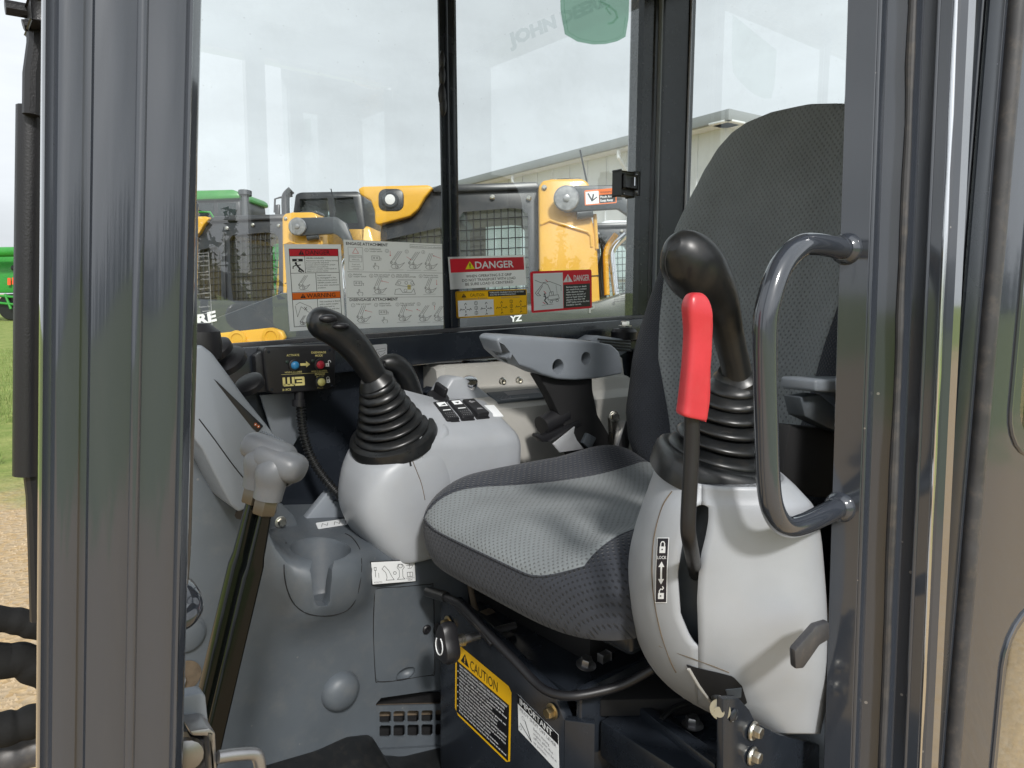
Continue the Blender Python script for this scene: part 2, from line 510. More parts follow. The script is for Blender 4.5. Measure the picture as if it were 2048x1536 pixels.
class Decal:
    """a printed sheet: fn(x, y, h) maps sheet coordinates (y up) and a height over the sheet into the world"""
    def __init__(s, fn, W, H, nu=1, nv=1):
        s.fn, s.W, s.H, s.parts, s.nu, s.nv = fn, W, H, {}, nu, nv
    def mb(s, part, mat):
        return s.parts.setdefault((part, mat), MB())
    def poly(s, pts, mat, lv=1, part='print'):
        s.mb(part, mat).add([s.fn(x, y, lv * 0.00025) for x, y in pts], [tuple(range(len(pts)))])
    def rect(s, x0, y0, x1, y1, mat, lv=1, part='print'):
        nx = max(1, round(s.nu * abs(x1 - x0) / s.W)); ny = max(1, round(s.nv * abs(y1 - y0) / s.H))
        vs = [s.fn(lerp(x0, x1, i / nx), lerp(y0, y1, j / ny), lv * 0.00025) for j in range(ny + 1) for i in range(nx + 1)]
        s.mb(part, mat).add(vs, [(j * (nx + 1) + i, j * (nx + 1) + i + 1, (j + 1) * (nx + 1) + i + 1, (j + 1) * (nx + 1) + i) for j in range(ny) for i in range(nx)])
    def sheet(s, mat, r=0.0, th=0.0006, part='sheet', lv=0):
        if r: pts = rrect(s.W, s.H, r, 4, s.W / 2, s.H / 2)
        else: pts = [(0, 0), (s.W, 0), (s.W, s.H), (0, s.H)]
        if s.nv > 1:
            return s.rect(0, 0, s.W, s.H, mat, lv, part)
        top = [s.fn(x, y, lv * 0.00025) for x, y in pts]; bot = [s.fn(x, y, lv * 0.00025 - th) for x, y in pts]
        n = len(pts)
        s.mb(part, mat).add(top + bot, [tuple(range(n))] + [(i, i + n, (i + 1) % n + n, (i + 1) % n) for i in range(n)])
    def frame(s, x0, y0, x1, y1, w, mat, lv=1, part='border'):
        s.rect(x0, y0, x1, y0 + w, mat, lv, part); s.rect(x0, y1 - w, x1, y1, mat, lv, part)
        s.rect(x0, y0 + w, x0 + w, y1 - w, mat, lv, part); s.rect(x1 - w, y0 + w, x1, y1 - w, mat, lv, part)
    def text(s, t, x, y, cap, mat, width=None, align='l', bold=0.0, lv=2, part='lettering'):
        vs, fs = textmesh(t, bold)
        if not vs: return
        k = cap / CAP
        x0, x1 = min(v[0] for v in vs), max(v[0] for v in vs)
        kx = width / (x1 - x0) if width else k
        w = (x1 - x0) * kx
        ox = x if align == 'l' else x - w / 2 if align == 'c' else x - w
        s.mb(part, mat).add([s.fn(ox + (a - x0) * kx, y + b * k, lv * 0.00025) for a, b in vs], fs)
    def line(s, pts, w, mat, lv=2, part='drawing', close=False):
        if close: pts = list(pts) + [pts[0]]
        mb = s.mb(part, mat)
        for (ax, ay), (bx, by) in zip(pts, pts[1:]):
            dx, dy = bx - ax, by - ay
            l = math.hypot(dx, dy) or 1
            nx, ny = -dy / l * w / 2, dx / l * w / 2
            ex, ey = dx / l * w * 0.3, dy / l * w * 0.3
            mb.add([s.fn(ax + nx - ex, ay + ny - ey, lv * 0.00025), s.fn(bx + nx + ex, by + ny + ey, lv * 0.00025), s.fn(bx - nx + ex, by - ny + ey, lv * 0.00025), s.fn(ax - nx - ex, ay - ny - ey, lv * 0.00025)], [(3, 2, 1, 0)])
    def circ(s, x, y, r, mat, w=None, lv=2, part='drawing', n=16):
        pts = [(x + r * math.cos(2 * PI * k / n), y + r * math.sin(2 * PI * k / n)) for k in range(n)]
        if w: s.line(pts, w, mat, lv, part, True)
        else: s.poly(pts, mat, lv, part)
    def tri(s, x, y, h, tri, mark, lv=2):
        s.poly([(x - h * 0.58, y), (x + h * 0.58, y), (x, y + h)], tri, lv, 'warning_triangle')
        s.rect(x - h * 0.06, y + h * 0.3, x + h * 0.06, y + h * 0.72, mark, lv + 1, 'warning_triangle')
        s.rect(x - h * 0.06, y + h * 0.12, x + h * 0.06, y + h * 0.22, mark, lv + 1, 'warning_triangle')
    def para(s, x0, y0, x1, lines, cap, lead, mat, bold=0.0, part='lettering', just=True):
        for i, t in enumerate(lines):
            s.text(t, x0, y0 - i * lead, cap, mat, width=(x1 - x0) * min(1, len(t) / max(len(q) for q in lines)) if just else None, bold=bold, part=part)
    def build(s, name, label, cat, group=None, parent=None):
        if parent: r = parent
        else: r = thing(name, label, cat, s.fn(s.W / 2, 0, 0), group)
        for (part, mat), mb in s.parts.items():
            mb.build(part, M[mat], r, smooth=None)
        return r

def plane_fn(ll, lr, ul, W, H, push=0.0):
    """affine sheet through three corner points, heights towards the camera side"""
    ll, lr, ul = Vector(ll), Vector(lr), Vector(ul)
    u, v = (lr - ll) / W, (ul - ll) / H
    n = (lr - ll).cross(ul - ll).normalized()
    if n.dot(EYE - ll) < 0: n = -n
    return lambda x, y, h: ll + u * x + v * y + n * (h + push)
# ------------------------------------------------------------------ ground
def ground_mat():
    m = bpy.data.materials.new('gravel_and_grass_ground'); m.use_nodes = True
    t = m.node_tree; b = t.nodes['Principled BSDF']; b.inputs['Roughness'].default_value = 0.95
    b.inputs['Specular IOR Level'].default_value = 0.1
    tc = t.nodes.new('ShaderNodeTexCoord')
    def N(scale, det=6, ro=0.6):
        n = t.nodes.new('ShaderNodeTexNoise'); n.inputs['Scale'].default_value = scale; n.inputs['Detail'].default_value = det; n.inputs['Roughness'].default_value = ro
        t.links.new(tc.outputs['Object'], n.inputs['Vector']); return n.outputs[0]
    def mix(f, a, c):
        x = t.nodes.new('ShaderNodeMix'); x.data_type = 'RGBA'
        t.links.new(f, x.inputs[0])
        for i, q in ((6, a), (7, c)):
            if isinstance(q, tuple): x.inputs[i].default_value = (*q, 1)
            else: t.links.new(q, x.inputs[i])
        return x.outputs[2]
    def rng_(v, a, c, lo=0.0, hi=1.0):
        x = t.nodes.new('ShaderNodeMapRange'); x.inputs['From Min'].default_value = a; x.inputs['From Max'].default_value = c
        x.inputs['To Min'].default_value = lo; x.inputs['To Max'].default_value = hi
        t.links.new(v, x.inputs[0]); return x.outputs[0]
    vo = t.nodes.new('ShaderNodeTexVoronoi'); vo.inputs['Scale'].default_value = 28
    t.links.new(tc.outputs['Object'], vo.inputs['Vector'])
    grav = mix(rng_(N(30), 0.35, 0.65), (0.36, 0.245, 0.125), (0.50, 0.37, 0.21))
    grav = mix(rng_(vo.outputs['Color'], 0.2, 0.8), grav, (0.42, 0.33, 0.22))
    grass = mix(rng_(N(3), 0.35, 0.65), (0.15, 0.21, 0.055), (0.27, 0.30, 0.10))
    sp = t.nodes.new('ShaderNodeSeparateXYZ'); t.links.new(tc.outputs['Object'], sp.inputs[0])
    # the grass starts about five metres out, with worn patches on the edge
    dist = t.nodes.new('ShaderNodeMath'); dist.operation = 'ADD'
    sc = t.nodes.new('ShaderNodeMath'); sc.operation = 'MULTIPLY'; sc.inputs[1].default_value = 7.0
    t.links.new(N(0.45, 4), sc.inputs[0])
    ofs = t.nodes.new('ShaderNodeMath'); ofs.operation = 'SUBTRACT'; ofs.inputs[1].default_value = 1.0
    ab = t.nodes.new('ShaderNodeMath'); ab.operation = 'ABSOLUTE'
    t.links.new(sp.outputs['Y'], ofs.inputs[0]); t.links.new(ofs.outputs[0], ab.inputs[0])
    # the yard behind the cab, in front of the shed, is bare gravel
    yx = t.nodes.new('ShaderNodeMath'); yx.operation = 'SUBTRACT'; yx.inputs[1].default_value = 3.5
    t.links.new(sp.outputs['X'], yx.inputs[0])
    cl_ = t.nodes.new('ShaderNodeMath'); cl_.operation = 'MAXIMUM'; cl_.inputs[1].default_value = 0
    t.links.new(yx.outputs[0], cl_.inputs[0])
    gt_ = t.nodes.new('ShaderNodeMath'); gt_.operation = 'GREATER_THAN'; gt_.inputs[1].default_value = 0
    t.links.new(sp.outputs['Y'], gt_.inputs[0])
    mu_ = t.nodes.new('ShaderNodeMath'); mu_.operation = 'MULTIPLY'; t.links.new(cl_.outputs[0], mu_.inputs[0]); t.links.new(gt_.outputs[0], mu_.inputs[1])
    mu2 = t.nodes.new('ShaderNodeMath'); mu2.operation = 'MULTIPLY'; mu2.inputs[1].default_value = 30; t.links.new(mu_.outputs[0], mu2.inputs[0])
    sb2 = t.nodes.new('ShaderNodeMath'); sb2.operation = 'SUBTRACT'; t.links.new(ab.outputs[0], sb2.inputs[0]); t.links.new(mu2.outputs[0], sb2.inputs[1])
    t.links.new(sb2.outputs[0], dist.inputs[0]); t.links.new(sc.outputs[0], dist.inputs[1])
    t.links.new(mix(rng_(dist.outputs[0], 8.8, 10.2), grav, grass), b.inputs['Base Color'])
    bp = t.nodes.new('ShaderNodeBump'); bp.inputs['Strength'].default_value = 0.6; bp.inputs['Distance'].default_value = 0.02
    t.links.new(vo.outputs['Distance'], bp.inputs['Height']); t.links.new(bp.outputs[0], b.inputs['Normal'])
    return m
g = MB().add([(-700, -700, 0), (700, -700, 0), (700, 700, 0), (-700, 700, 0)], [(0, 1, 2, 3)]).build('ground', ground_mat(), smooth=None)
props(g, 'tan gravel yard with patchy green grass', 'ground', kind='structure')

# ------------------------------------------------------------------ the cab shell
cab = thing('excavator_cab', 'open excavator cab with charcoal door pillars, black frame and glazed sides', 'excavator cab', (0.9, 0.9, 0.55))

def column(poly, z0, z1, lean=(0, 0), zref=1.55, nz=2):
    """vertical solid from a plan polygon, leaning by lean per metre"""
    rings = []
    for k in range(nz):
        z = lerp(z0, z1, k / (nz - 1))
        rings.append([Vector((x + lean[0] * (z - zref), y + lean[1] * (z - zref), z)) for x, y in poly])
    return MB().loft(rings)

# near front pillar: rolled profile, pixel columns of the photograph turned into widths at y = 0.36
prof = [(84, 40), (84, 8), (85, 3), (88, 0.8), (94, 2.5), (104, 3), (110, 1), (115, 0), (132, -1), (154, 0), (156, 2.5), (164, 3), (172, 2.5), (175, 0), (195, -1.6), (215, -2), (235, -1.8), (254, -1), (259, -2.6), (266, -3.2), (272, -2.6), (277, -1.0),
        (284, -1.2), (292, -1.4), (310, -2), (330, -2.2), (350, -1.6), (356, -1), (360, -2.3), (366, -2.3), (371, -0.4), (384, 1.2), (395, 6), (402, 12), (405, 22), (405, 50)]
pl = [(0.0328 + (p - 85) * 0.000203, 0.362 + d * 0.001) for p, d in prof]
pl[0] = (pl[0][0] + 0.0045, pl[0][1])
pl = [(pl[0][0] + 0.012, 0.44)] + pl + [(pl[-1][0] - 0.004, 0.44)]
fp = column(pl, 0.5, 2.5, (0.078, 0.0), 1.556).build('front_pillar', M['paint'], cab, smooth=50)
# inner flange of the door frame, cut off at its foot
a = [at(330, 1230, Y=0.405), at(352, 1214, Y=0.405), at(379, 1168, Y=0.405), at(384, 1100, Y=0.405), at(388, 980, Y=0.405), at(396, 700, Y=0.405), at(399, 400, Y=0.405), at(330, 400, Y=0.405)]
MB().prism(a, (0, 0.012, 0), 0.002).build('frame_flange', M['paint'], cab)
# stay on the front of the pillar (windscreen guide and gas strut)
s = MB()
s.tube([at(63, 215, Y=0.5), at(58, 560, Y=0.5), at(55, 950, Y=0.5)], 0.0075, 12)
s.build('windscreen_strut', M['black'], cab)
s = MB()
s.tube([at(74, -60, Y=0.49), at(72, 90, Y=0.49), at(64, 150, Y=0.49), at(63, 230, Y=0.49)], 0.0045, 10)
s.build('windscreen_rail', M['black'], cab)
s = MB()
s.tube([at(62, 940, Y=0.5), at(68, 990, Y=0.5), at(72, 1100, Y=0.5), at(76, 1240, Y=0.5)], 0.0042, 10)
s.build('windscreen_rail', M['black'], cab)
s = MB()
s.box(at(52, 70, Y=0.5), at(84, 0, Y=0.47), 0.001)
s.tube([at(55, 22, Y=0.49), at(10, 14, Y=0.49)], 0.004, 10)
s.tube([at(60, 50, Y=0.49), at(46, 50, Y=0.49)], 0.003, 10)
s.build('mirror_bracket', M['black'], cab)

def sm_(t): t = max(0, min(1, t)); return t * t * (3 - 2 * t)
# door pillar behind the opening: stepped jamb
lean = (0.0, 0.028)
jb = [(0.864, 0.475), (0.858, 0.470), (0.858, 0.424), (0.861, 0.4205), (0.874, 0.4195), (0.8745, 0.3975), (0.869, 0.3945), (0.869, 0.3865), (0.8755, 0.3845), (0.882, 0.383), (0.884, 0.366), (0.878, 0.3635),
      (0.877, 0.349), (0.881, 0.3465), (0.884, 0.342), (0.892, 0.337), (0.918, 0.339), (0.93, 0.350), (0.93, 0.44), (0.92, 0.475)]
jb = [(x_ - 0.012 * sm_((y_ - 0.40) / 0.03), 0.385 + (y_ - 0.424) * (0.878 if y_ < 0.424 else 0.71)) for x_, y_ in jb]
column(jb, 0.55, 2.5, lean, 1.48).build('door_pillar', M['paint'], cab, smooth=20)
def vbead(x, y, r, name, mat, z0=0.6, z1=2.45, wob=0.0):
    pts = []
    for k in range(60):
        z = lerp(z0, z1, k / 59)
        n = noise.noise(Vector((x * 50, y * 50, z * 9)))
        pts.append((x + n * wob, y + lean[1] * (z - 1.48) + noise.noise(Vector((y * 70, 3, z * 11))) * wob, z))
    rr = [r * (1 + (0.5 * noise.noise(Vector((1, y * 40, p[2] * 14))) if wob else 0)) for p in pts]
    return MB().tube(pts, rr, 10).build(name, mat, cab)
vbead(0.8510, 0.3835, 0.0028, 'edge_bead', M['paint'])
vbead(0.8680, 0.3555, 0.0042, 'sealant_bead', M['seal'], wob=0.0012)
vbead(0.8780, 0.3328, 0.0022, 'edge_bead', M['paint'])
vbead(0.8795, 0.3165, 0.0022, 'edge_bead', M['chrome'], wob=0.0003)  # bright metal bead added for the reflected line along this edge

# left side behind the pillar: side glass, rear corner and lower panel
MB().box((0.992, 0.345, 0.55), (1.80, 0.375, 1.33), 0.006).build('side_panel', M['paint'], cab)
MB().box((1.43, 0.34, 1.335), (1.83, 0.44, 2.5), 0.015, 3).build('rear_corner_post', M['frame'], cab)

# header over the doorway and roof
MB().box((0.10, 0.335, 2.37), (1.425, 0.43, 2.498), 0.012, 3).build('door_header', M['paint'], cab)
MB().box((-0.06, 0.315, 2.503), (1.86, 1.48, 2.585), 0.03, 4).build('roof', M['frame'], cab)
MB().box((0.02, 0.44, 2.47), (1.6, 1.3, 2.5), 0.012, 3).build('headliner', M['midgrey'], cab)

# far front pillar and lower front
column([(0.15, 1.39), (0.17, 1.36), (0.25, 1.36), (0.26, 1.39), (0.26, 1.46), (0.16, 1.46)], 0.5, 2.5, (0.05, 0), 1.55).build('far_front_pillar', M['frame'], cab)

# right side: sill beam, lower wall, rear pillar, divider, panes
def slab(x0, x1, y, z0l, z0r, z1, th=0.005):
    m = MB()
    p = [(x0, y, z0l), (x1, y, z0r), (x1, y, z1), (x0, y, z1)]
    q = [(a, b + th, c) for a, b, c in p]
    m.cur = 0; m.add(p, [(0, 1, 2, 3)])
    m.cur = 1; m.add(q, [(3, 2, 1, 0)])
    m.cur = 2; m.add(p + q, [(i, (i + 1) % 4, (i + 1) % 4 + 4, i + 4)[::-1] for i in range(4)])
    return m
GM = [M['glass'], M['glass_b'], M['glass_e']]
def sillz(x): return lerp(1.492, 1.528, (x - 0.2) / 1.42)
slab(0.2, 0.958, 1.428, sillz(0.2) - 0.01, sillz(0.958) - 0.01, 2.5).build('front_window_pane', GM, cab, smooth=None)
slab(0.975, 1.63, 1.412, sillz(0.975) - 0.01, sillz(1.63) - 0.01, 2.5).build('rear_window_pane', GM, cab, smooth=None)
dv = MB()
dv.prism([(0.944, 1.4195, 1.49), (0.988, 1.4195, 1.49), (0.984, 1.4195, 2.5), (0.936, 1.4195, 2.5)], (0, 0.007, 0), 0.001)
dv.prism([(0.955, 1.404, 1.49), (0.972, 1.404, 1.49), (0.968, 1.404, 2.5), (0.949, 1.404, 2.5)], (0, 0.0148, 0), 0.001)
dv.build('window_divider', M['frame'], cab)
dp = MB()
for px, py, rr in ((886, 210, 0.016), (884, 150, 0.015), (884, 190, 0.017), (884, 120, 0.013)):
    dp.ico(at(px, py, Y=1.398), rr, 2, (0.6, 0.35, 1.6))
dp.build('pull_grip', M['black'], cab)
sb = MB()
sb.prism([(0.16, 1.372, sillz(0.16) - 0.004), (1.66, 1.372, sillz(1.66) - 0.004), (1.66, 1.372, sillz(1.66) - 0.068), (0.16, 1.372, 1.418)], (0, 0.085, 0), 0.004)
sb.build('window_sill_beam', M['frame'], cab)
MB().prism([(0.16, 1.395, sillz(0.16) + 0.004), (1.64, 1.395, sillz(1.64) + 0.004), (1.64, 1.395, sillz(1.64) - 0.01), (0.16, 1.395, sillz(0.16) - 0.01)], (0, 0.012, 0), 0.002).build('glass_channel', M['seal'], cab)
MB().box((0.12, 1.425, 0.6), (1.75, 1.455, 1.43)).build('right_wall_panel', M['frame'], cab)
MB().prism([at(868, 800, Y=1.385), at(905, 770, Y=1.385), at(985, 722, Y=1.385), at(940, 722, Y=1.385), at(850, 785, Y=1.385)], (0, 0.03, 0), 0.003).build('diagonal_brace', M['frame'], cab)
tr = [at(940, 750, Y=1.40), at(985, 728, Y=1.40), at(1060, 706, Y=1.40), at(1130, 690, Y=1.40), at(1230, 690, Y=1.40)]
MB().tube([Vector(p) for p in spline([tuple(q) for q in tr], 6)], 0.007, 8).build('felt_edge', M['dirt'], cab)
rp = [(1.612, 1.45), (1.612, 1.402), (1.652, 1.4005), (1.655, 1.396), (1.688, 1.3895), (1.694, 1.394), (1.70, 1.3935), (1.785, 1.3915), (1.80, 1.3875), (1.806, 1.387), (1.812, 1.395), (1.84, 1.40), (1.84, 1.46), (1.62, 1.46)]
column(rp, 0.55, 2.5).build('rear_pillar', M['frame'], cab, smooth=20)
MB().tube([(1.672, 1.3935, z) for z in (0.9, 2.49)], 0.0075, 10).build('pillar_light_stripe', M['midgrey'], cab)  # lighter grey tube paints the stripe where the pillar face catches light
MB().tube([(1.800, 1.3855, z) for z in (1.2, 2.49)], 0.004, 8).build('rear_glass_seal', M['steel'], cab)
# rear wall
MB().box((1.79, 0.45, 0.6), (1.83, 1.385, 1.40), 0.004).build('rear_wall', M['frame'], cab)
m = MB()
p = [(1.80, 1.386, 1.40), (1.80, 0.45, 1.40), (1.80, 0.45, 2.5), (1.80, 1.386, 2.5)]
q = [(a + 0.005, b, c) for a, b, c in p]
m.add(p, [(0, 1, 2, 3)]); m.cur = 1; m.add(q, [(3, 2, 1, 0)])
m.build('rear_pane', [M['glass'], M['glass_b']], cab, smooth=None)
m = MB()
p = [(0.995, 0.362, 1.33), (1.428, 0.362, 1.33), (1.428, 0.362, 2.365), (0.995, 0.362, 2.365)]
q = [(a, b + 0.005, c) for a, b, c in p]
m.add(p, [(0, 1, 2, 3)]); m.cur = 1; m.add(q, [(3, 2, 1, 0)])
m.build('side_pane', [M['glass'], M['glass_b']], cab, smooth=None)

# window latch on the rear pane
lt = MB()
lt.box(at(1226, 392, Y=1.402), at(1268, 345, Y=1.375), 0.004)
lt.box(at(1240, 376, Y=1.38), at(1275, 352, Y=1.362), 0.003)
lt.box(at(1268, 390, Y=1.402), at(1280, 344, Y=1.392), 0.002)
lo = lt.build('window_latch', M['black'], cab)
for px, py in ((1247, 349), (1247, 387), (1273, 350), (1273, 366), (1273, 384)):
    MB().lathe([(0.003, 0), (0.003, 0.0015), (0.0015, 0.003)], at(px, py, Y=1.391 if px > 1260 else 1.375), (0, -1, 0), 10).build('latch_screw', M['steel'], lo)
MB().box(at(1262, 372, Y=1.37), at(1269, 355, Y=1.356), 0.001).build('latch_hook', M['chrome'], lo)
# mount block with hex bolt at the rear of the sill
mb = MB()
mb.lathe([(0.034, 0), (0.036, 0.02), (0.03, 0.028), (0.012, 0.03)], at(1248, 678, Y=1.32), (0, 0, 1), 24)
mo = mb.build('rear_mount', M['black'], cab)
MB().hexbolt(at(1250, 652, Y=1.32), (0, 0, 1), 0.012, 0.012, 0.018).build('mount_bolt', M['zinc'], mo)

# grab handle on the door pillar
hp = [(0.862, 0.428, 1.652), (0.80, 0.4285, 1.655), (0.763, 0.429, 1.650), (0.730, 0.43, 1.628), (0.709, 0.43, 1.59), (0.7045, 0.43, 1.55), (0.7075, 0.425, 1.45), (0.711, 0.421, 1.385), (0.722, 0.419, 1.352), (0.746, 0.418, 1.332), (0.785, 0.417, 1.326), (0.862, 0.416, 1.330)]
hp = [(x_ * 0.972, y_ * 0.972, 1.6 + (z_ - 1.6) * 0.972) for x_, y_, z_ in hp]
hd = MB().tube([Vector(p) for p in spline(hp, 6)], 0.0128, 20).build('grab_handle', M['paint'], cab)
for c in ((0.842, 0.4155, 1.6505), (0.842, 0.4043, 1.3376)):
    MB().lathe([(0.0195, 0.006), (0.0185, 0.002), (0.0165, -0.003), (0.0135, -0.006)], c, (1, 0, 0), 20).build('weld_collar', M['paint'], hd)

# floor and mat
MB().box((0.1, 0.38, 0.55), (1.8, 1.44, 0.615)).build('floor_plate', M['frame'], cab)
fm = MB()
fm.box((0.12, 0.42, 0.617), (0.73, 1.16, 0.632), 0.004)
fm.prism([(0.28, 1.17, 0.795), (0.48, 1.17, 0.768), (0.54, 1.17, 0.770), (0.59, 1.17, 0.755), (0.615, 1.17, 0.70), (0.66, 1.175, 0.675), (0.80, 1.175, 0.645), (0.80, 1.175, 0.617), (0.28, 1.175, 0.617)], (0, -0.09, -0.03), 0.012, 3)
fm.build('floor_mat', M['rubber'], cab)
# sill tread at the doorway
MB().box((0.1, 0.345, 0.52), (0.9, 0.42, 0.62), 0.012, 3).build('door_sill', M['paint'], cab)

# ------------------------------------------------------------------ the door, swung back
dh = Vector((1.02, 0.350, 0))
dd = Vector((math.cos(R(-12)), math.sin(R(-12)), 0))
dn = Vector((dd.y, -dd.x, 0))        # towards the camera side
def dpt(s, z, t=0.0): return dh + dd * s + dn * t + Vector((0, 0, z))
def dpix(px, py):
    d = fwd + rgt * ((px - CX) / FOC) + upv * ((CY - py) / FOC)
    t = (dh - EYE).dot(dn) / d.dot(dn)
    p = EYE + d * t
    return (p - dh).dot(dd), p.z
def dprism(poly, t0, t1, bev=0):
    m = MB()
    m.prism([dpt(s, z, t0) for s, z in poly], dn * (t1 - t0), bev, 3)
    return m
door = dprism([(0.0, 0.62), (0.72, 0.62), (0.72, 2.36), (0.0, 2.36)], -0.022, 0.0, 0.004).build('door', M['paint'], cab)
slo, zlo = dpix(1997, 1500)
s2, z2 = dpix(2048, 1232)
su, zu = dpix(2034, 880)
c1 = dprism(rrect(0.68 - slo, z2 - 0.70, 0.07, 6, (0.68 + slo) / 2, (0.70 + z2) / 2), -0.05, 0.05).build('cutter', M['paint'])
c2 = dprism(rrect(0.68 - su, 2.3 - zu, 0.05, 6, (0.68 + su) / 2, (2.3 + zu) / 2), -0.05, 0.05).build('cutter', M['paint'])
cut(door, [c1, c2])
m = MB(); m.add([dpt(slo - .01, .69, -.012), dpt(.69, .69, -.012), dpt(.69, z2 + .01, -.012), dpt(slo - .01, z2 + .01, -.012)], [(0, 1, 2, 3)])
m.build('door_glass', M['glass'], door, smooth=None)
m = MB(); m.add([dpt(su - .01, zu - .01, -.012), dpt(.69, zu - .01, -.012), dpt(.69, 2.31, -.012), dpt(su - .01, 2.31, -.012)], [(0, 1, 2, 3)])
m.build('door_glass', M['glass'], door, smooth=None)
# rubber seal bead and hinge-side edge strip along the door
m = MB(); m.tube([dpt(0.060 + 0.003 * noise.noise(Vector((0, 0, z * 5))), z, 0.004) for z in [0.63 + 1.72 * k / 50 for k in range(51)]], 0.0115, 12)
m.build('door_seal', M['seal'], door)
m = MB(); m.tube([dpt(0.036, z, 0.001) for z in (0.63, 2.35)], 0.004, 10); m.build('edge_bead', M['paint'], door)
m = MB(); m.prism([dpt(0.001, 0.63, 0.002), dpt(0.032, 0.63, 0.002), dpt(0.032, 2.35, 0.002), dpt(0.001, 2.35, 0.002)], dn * 0.005, 0.001)
m.build('hinge_strip', M['frame'], door)
dr = rrect(0.68 - slo + 0.03, z2 - 0.70 + 0.03, 0.085, 6, (0.68 + slo) / 2, (0.70 + z2) / 2)
m = MB(); m.tube([dpt(s_, z_, 0.0) for s_, z_ in dr], 0.004, 8, close=True); m.build('window_rib', M['paint'], door)
dr = rrect(0.68 - su + 0.05, 2.3 - zu + 0.05, 0.07, 6, (0.68 + su) / 2, (2.3 + zu) / 2)
m = MB(); m.tube([dpt(s_, z_, 0.0) for s_, z_ in dr], 0.004, 8, close=True); m.build('window_rib', M['paint'], door)
# ------------------------------------------------------------------ right-hand lower trim with cup holder
ZE = [(0.10, 1.37), (0.33, 1.37), (0.36, 1.35), (0.385, 1.28), (0.41, 1.19), (0.43, 1.152), (0.46, 1.140), (0.52, 1.136), (0.75, 1.098), (0.82, 1.088)]
trim = thing('side_trim', 'slate grey moulded trim with cup holder below the right-hand console', 'trim panel', (0.5, 1.2, 0.62))
rings = []
for k in range(61):
    x = lerp(0.10, 0.82, k / 60)
    z = interp(x, ZE)
    bu = 0.050 * math.exp(-((x - 0.500) / 0.088) ** 4)        # the cup insert swells out of the panel
    rings.append([Vector((x, y - bu * k_, zz)) for y, zz, k_ in ((1.42, 0.62, 0), (1.42, z + 0.025, 0), (1.30, z + 0.016, 0), (1.19, z + 0.006, 0.9), (1.176, z + 0.003, 1), (1.165, z - 0.003, 1), (1.157, z - 0.013, 1), (1.153, z - 0.03, 1), (1.154, 1.06, 0.9), (1.155, 1.03, 0.55), (1.156, 1.0, 0.15), (1.158, 0.96, 0), (1.164, 0.80, 0), (1.168, 0.62, 0))])
tmb = MB().loft(rings)
from mathutils.bvhtree import BVHTree
tbv = BVHTree.FromPolygons(tmb.v, tmb.f)
tb = tmb.build('trim_body', M['slate'], trim, smooth=40, recalc=True)
FP, FN = Vector((0, 1.1525, 1.10)), Vector((0, -1, -0.032)).normalized()
def face_at(px, py, h=0.0):
    d = (fwd + rgt * ((px - CX) / FOC) + upv * ((CY - py) / FOC)).normalized()
    loc, nn, i_, dist = tbv.ray_cast(EYE, d)
    if loc is None: return EYE + d * ((FP - EYE).dot(FN) / d.dot(FN)) + FN * h
    if nn.dot(d) > 0: nn = -nn
    return loc + nn * h
trim_at = face_at
# cup well: tapered bore and the slot towards the seat
cc = at(643, 1099, Z=1.141)

cup = MB().lathe([(0.036, -0.098), (0.041, -0.090), (0.050, -0.01), (0.0535, 0.0), (0.056, 0.05)], cc, (0, 0, 1), 40).build('cutter', M['slate'])
pts = [face_at(x, y) for x, y in ((619, 1140), (624, 1170), (629, 1203), (634, 1212), (655, 1212), (660, 1203), (662, 1170), (664, 1140), (665, 1110), (617, 1110))]
slot = MB().prism([p + Vector((0, -0.06, 0)) for p in pts], (0, 0.12, 0)).build('cutter', M['slate'])
pk = [face_at(x, y) for x, y in ((752, 1500), (905, 1492), (905, 1390), (886, 1378), (762, 1396), (752, 1408))]
pocket = MB().prism([p + Vector((0, -0.03, 0)) for p in pk], (0, 0.07, 0)).build('cutter', M['slate'])
fr = MB().ico(face_at(811, 1350) + Vector((0, -0.006, 0.002)), 0.023, 3, (1, 0.9, 0.62)).build('cutter', M['slate'])
cut(tb, [cup, slot, pocket, fr])
# seams around the cup insert and the storage lid
def seam(pts, fn, name, r=0.0010, close=True, mat='hole', par=trim):
    P_ = spline([tuple(fn(x, y, 0.0)) for x, y in (pts + [pts[0]] if close else pts)], 5)
    return MB().tube([Vector(p) for p in P_], r, 6).build(name, M[mat], par)
seam([(572, 1085), (568, 1130), (572, 1170), (586, 1205), (612, 1226), (650, 1232), (688, 1224), (710, 1202), (720, 1165), (723, 1125), (718, 1095), (704, 1075), (690, 1067)], trim_at, 'cup_insert_seam', close=False)
LID = [(749, 1182), (756, 1177), (800, 1174), (858, 1169), (866, 1175), (868, 1260), (869, 1342), (862, 1350), (840, 1353), (785, 1362), (757, 1363), (751, 1356), (747, 1270)]
lidb = MB().prism([face_at(x, y, 0.001) for x, y in LID], FN * -0.004, 0.0008, 1)
lid = lidb.build('storage_lid', M['slate'], trim)
fr = MB().ico(face_at(811, 1350) + Vector((0, -0.006, 0.002)), 0.023, 3, (1, 0.9, 0.62)).build('cutter', M['slate'])
cut(lid, [fr])
seam(LID, face_at, 'lid_gap', 0.0011)
# round boss
dm = [(0.0375, -0.004), (0.0370, 0.003), (0.0345, 0.011), (0.029, 0.018), (0.021, 0.0225), (0.011, 0.025), (0.001, 0.0257)]
MB().lathe(dm, face_at(680, 1381), FN, 40).build('round_boss', M['slate'], trim)
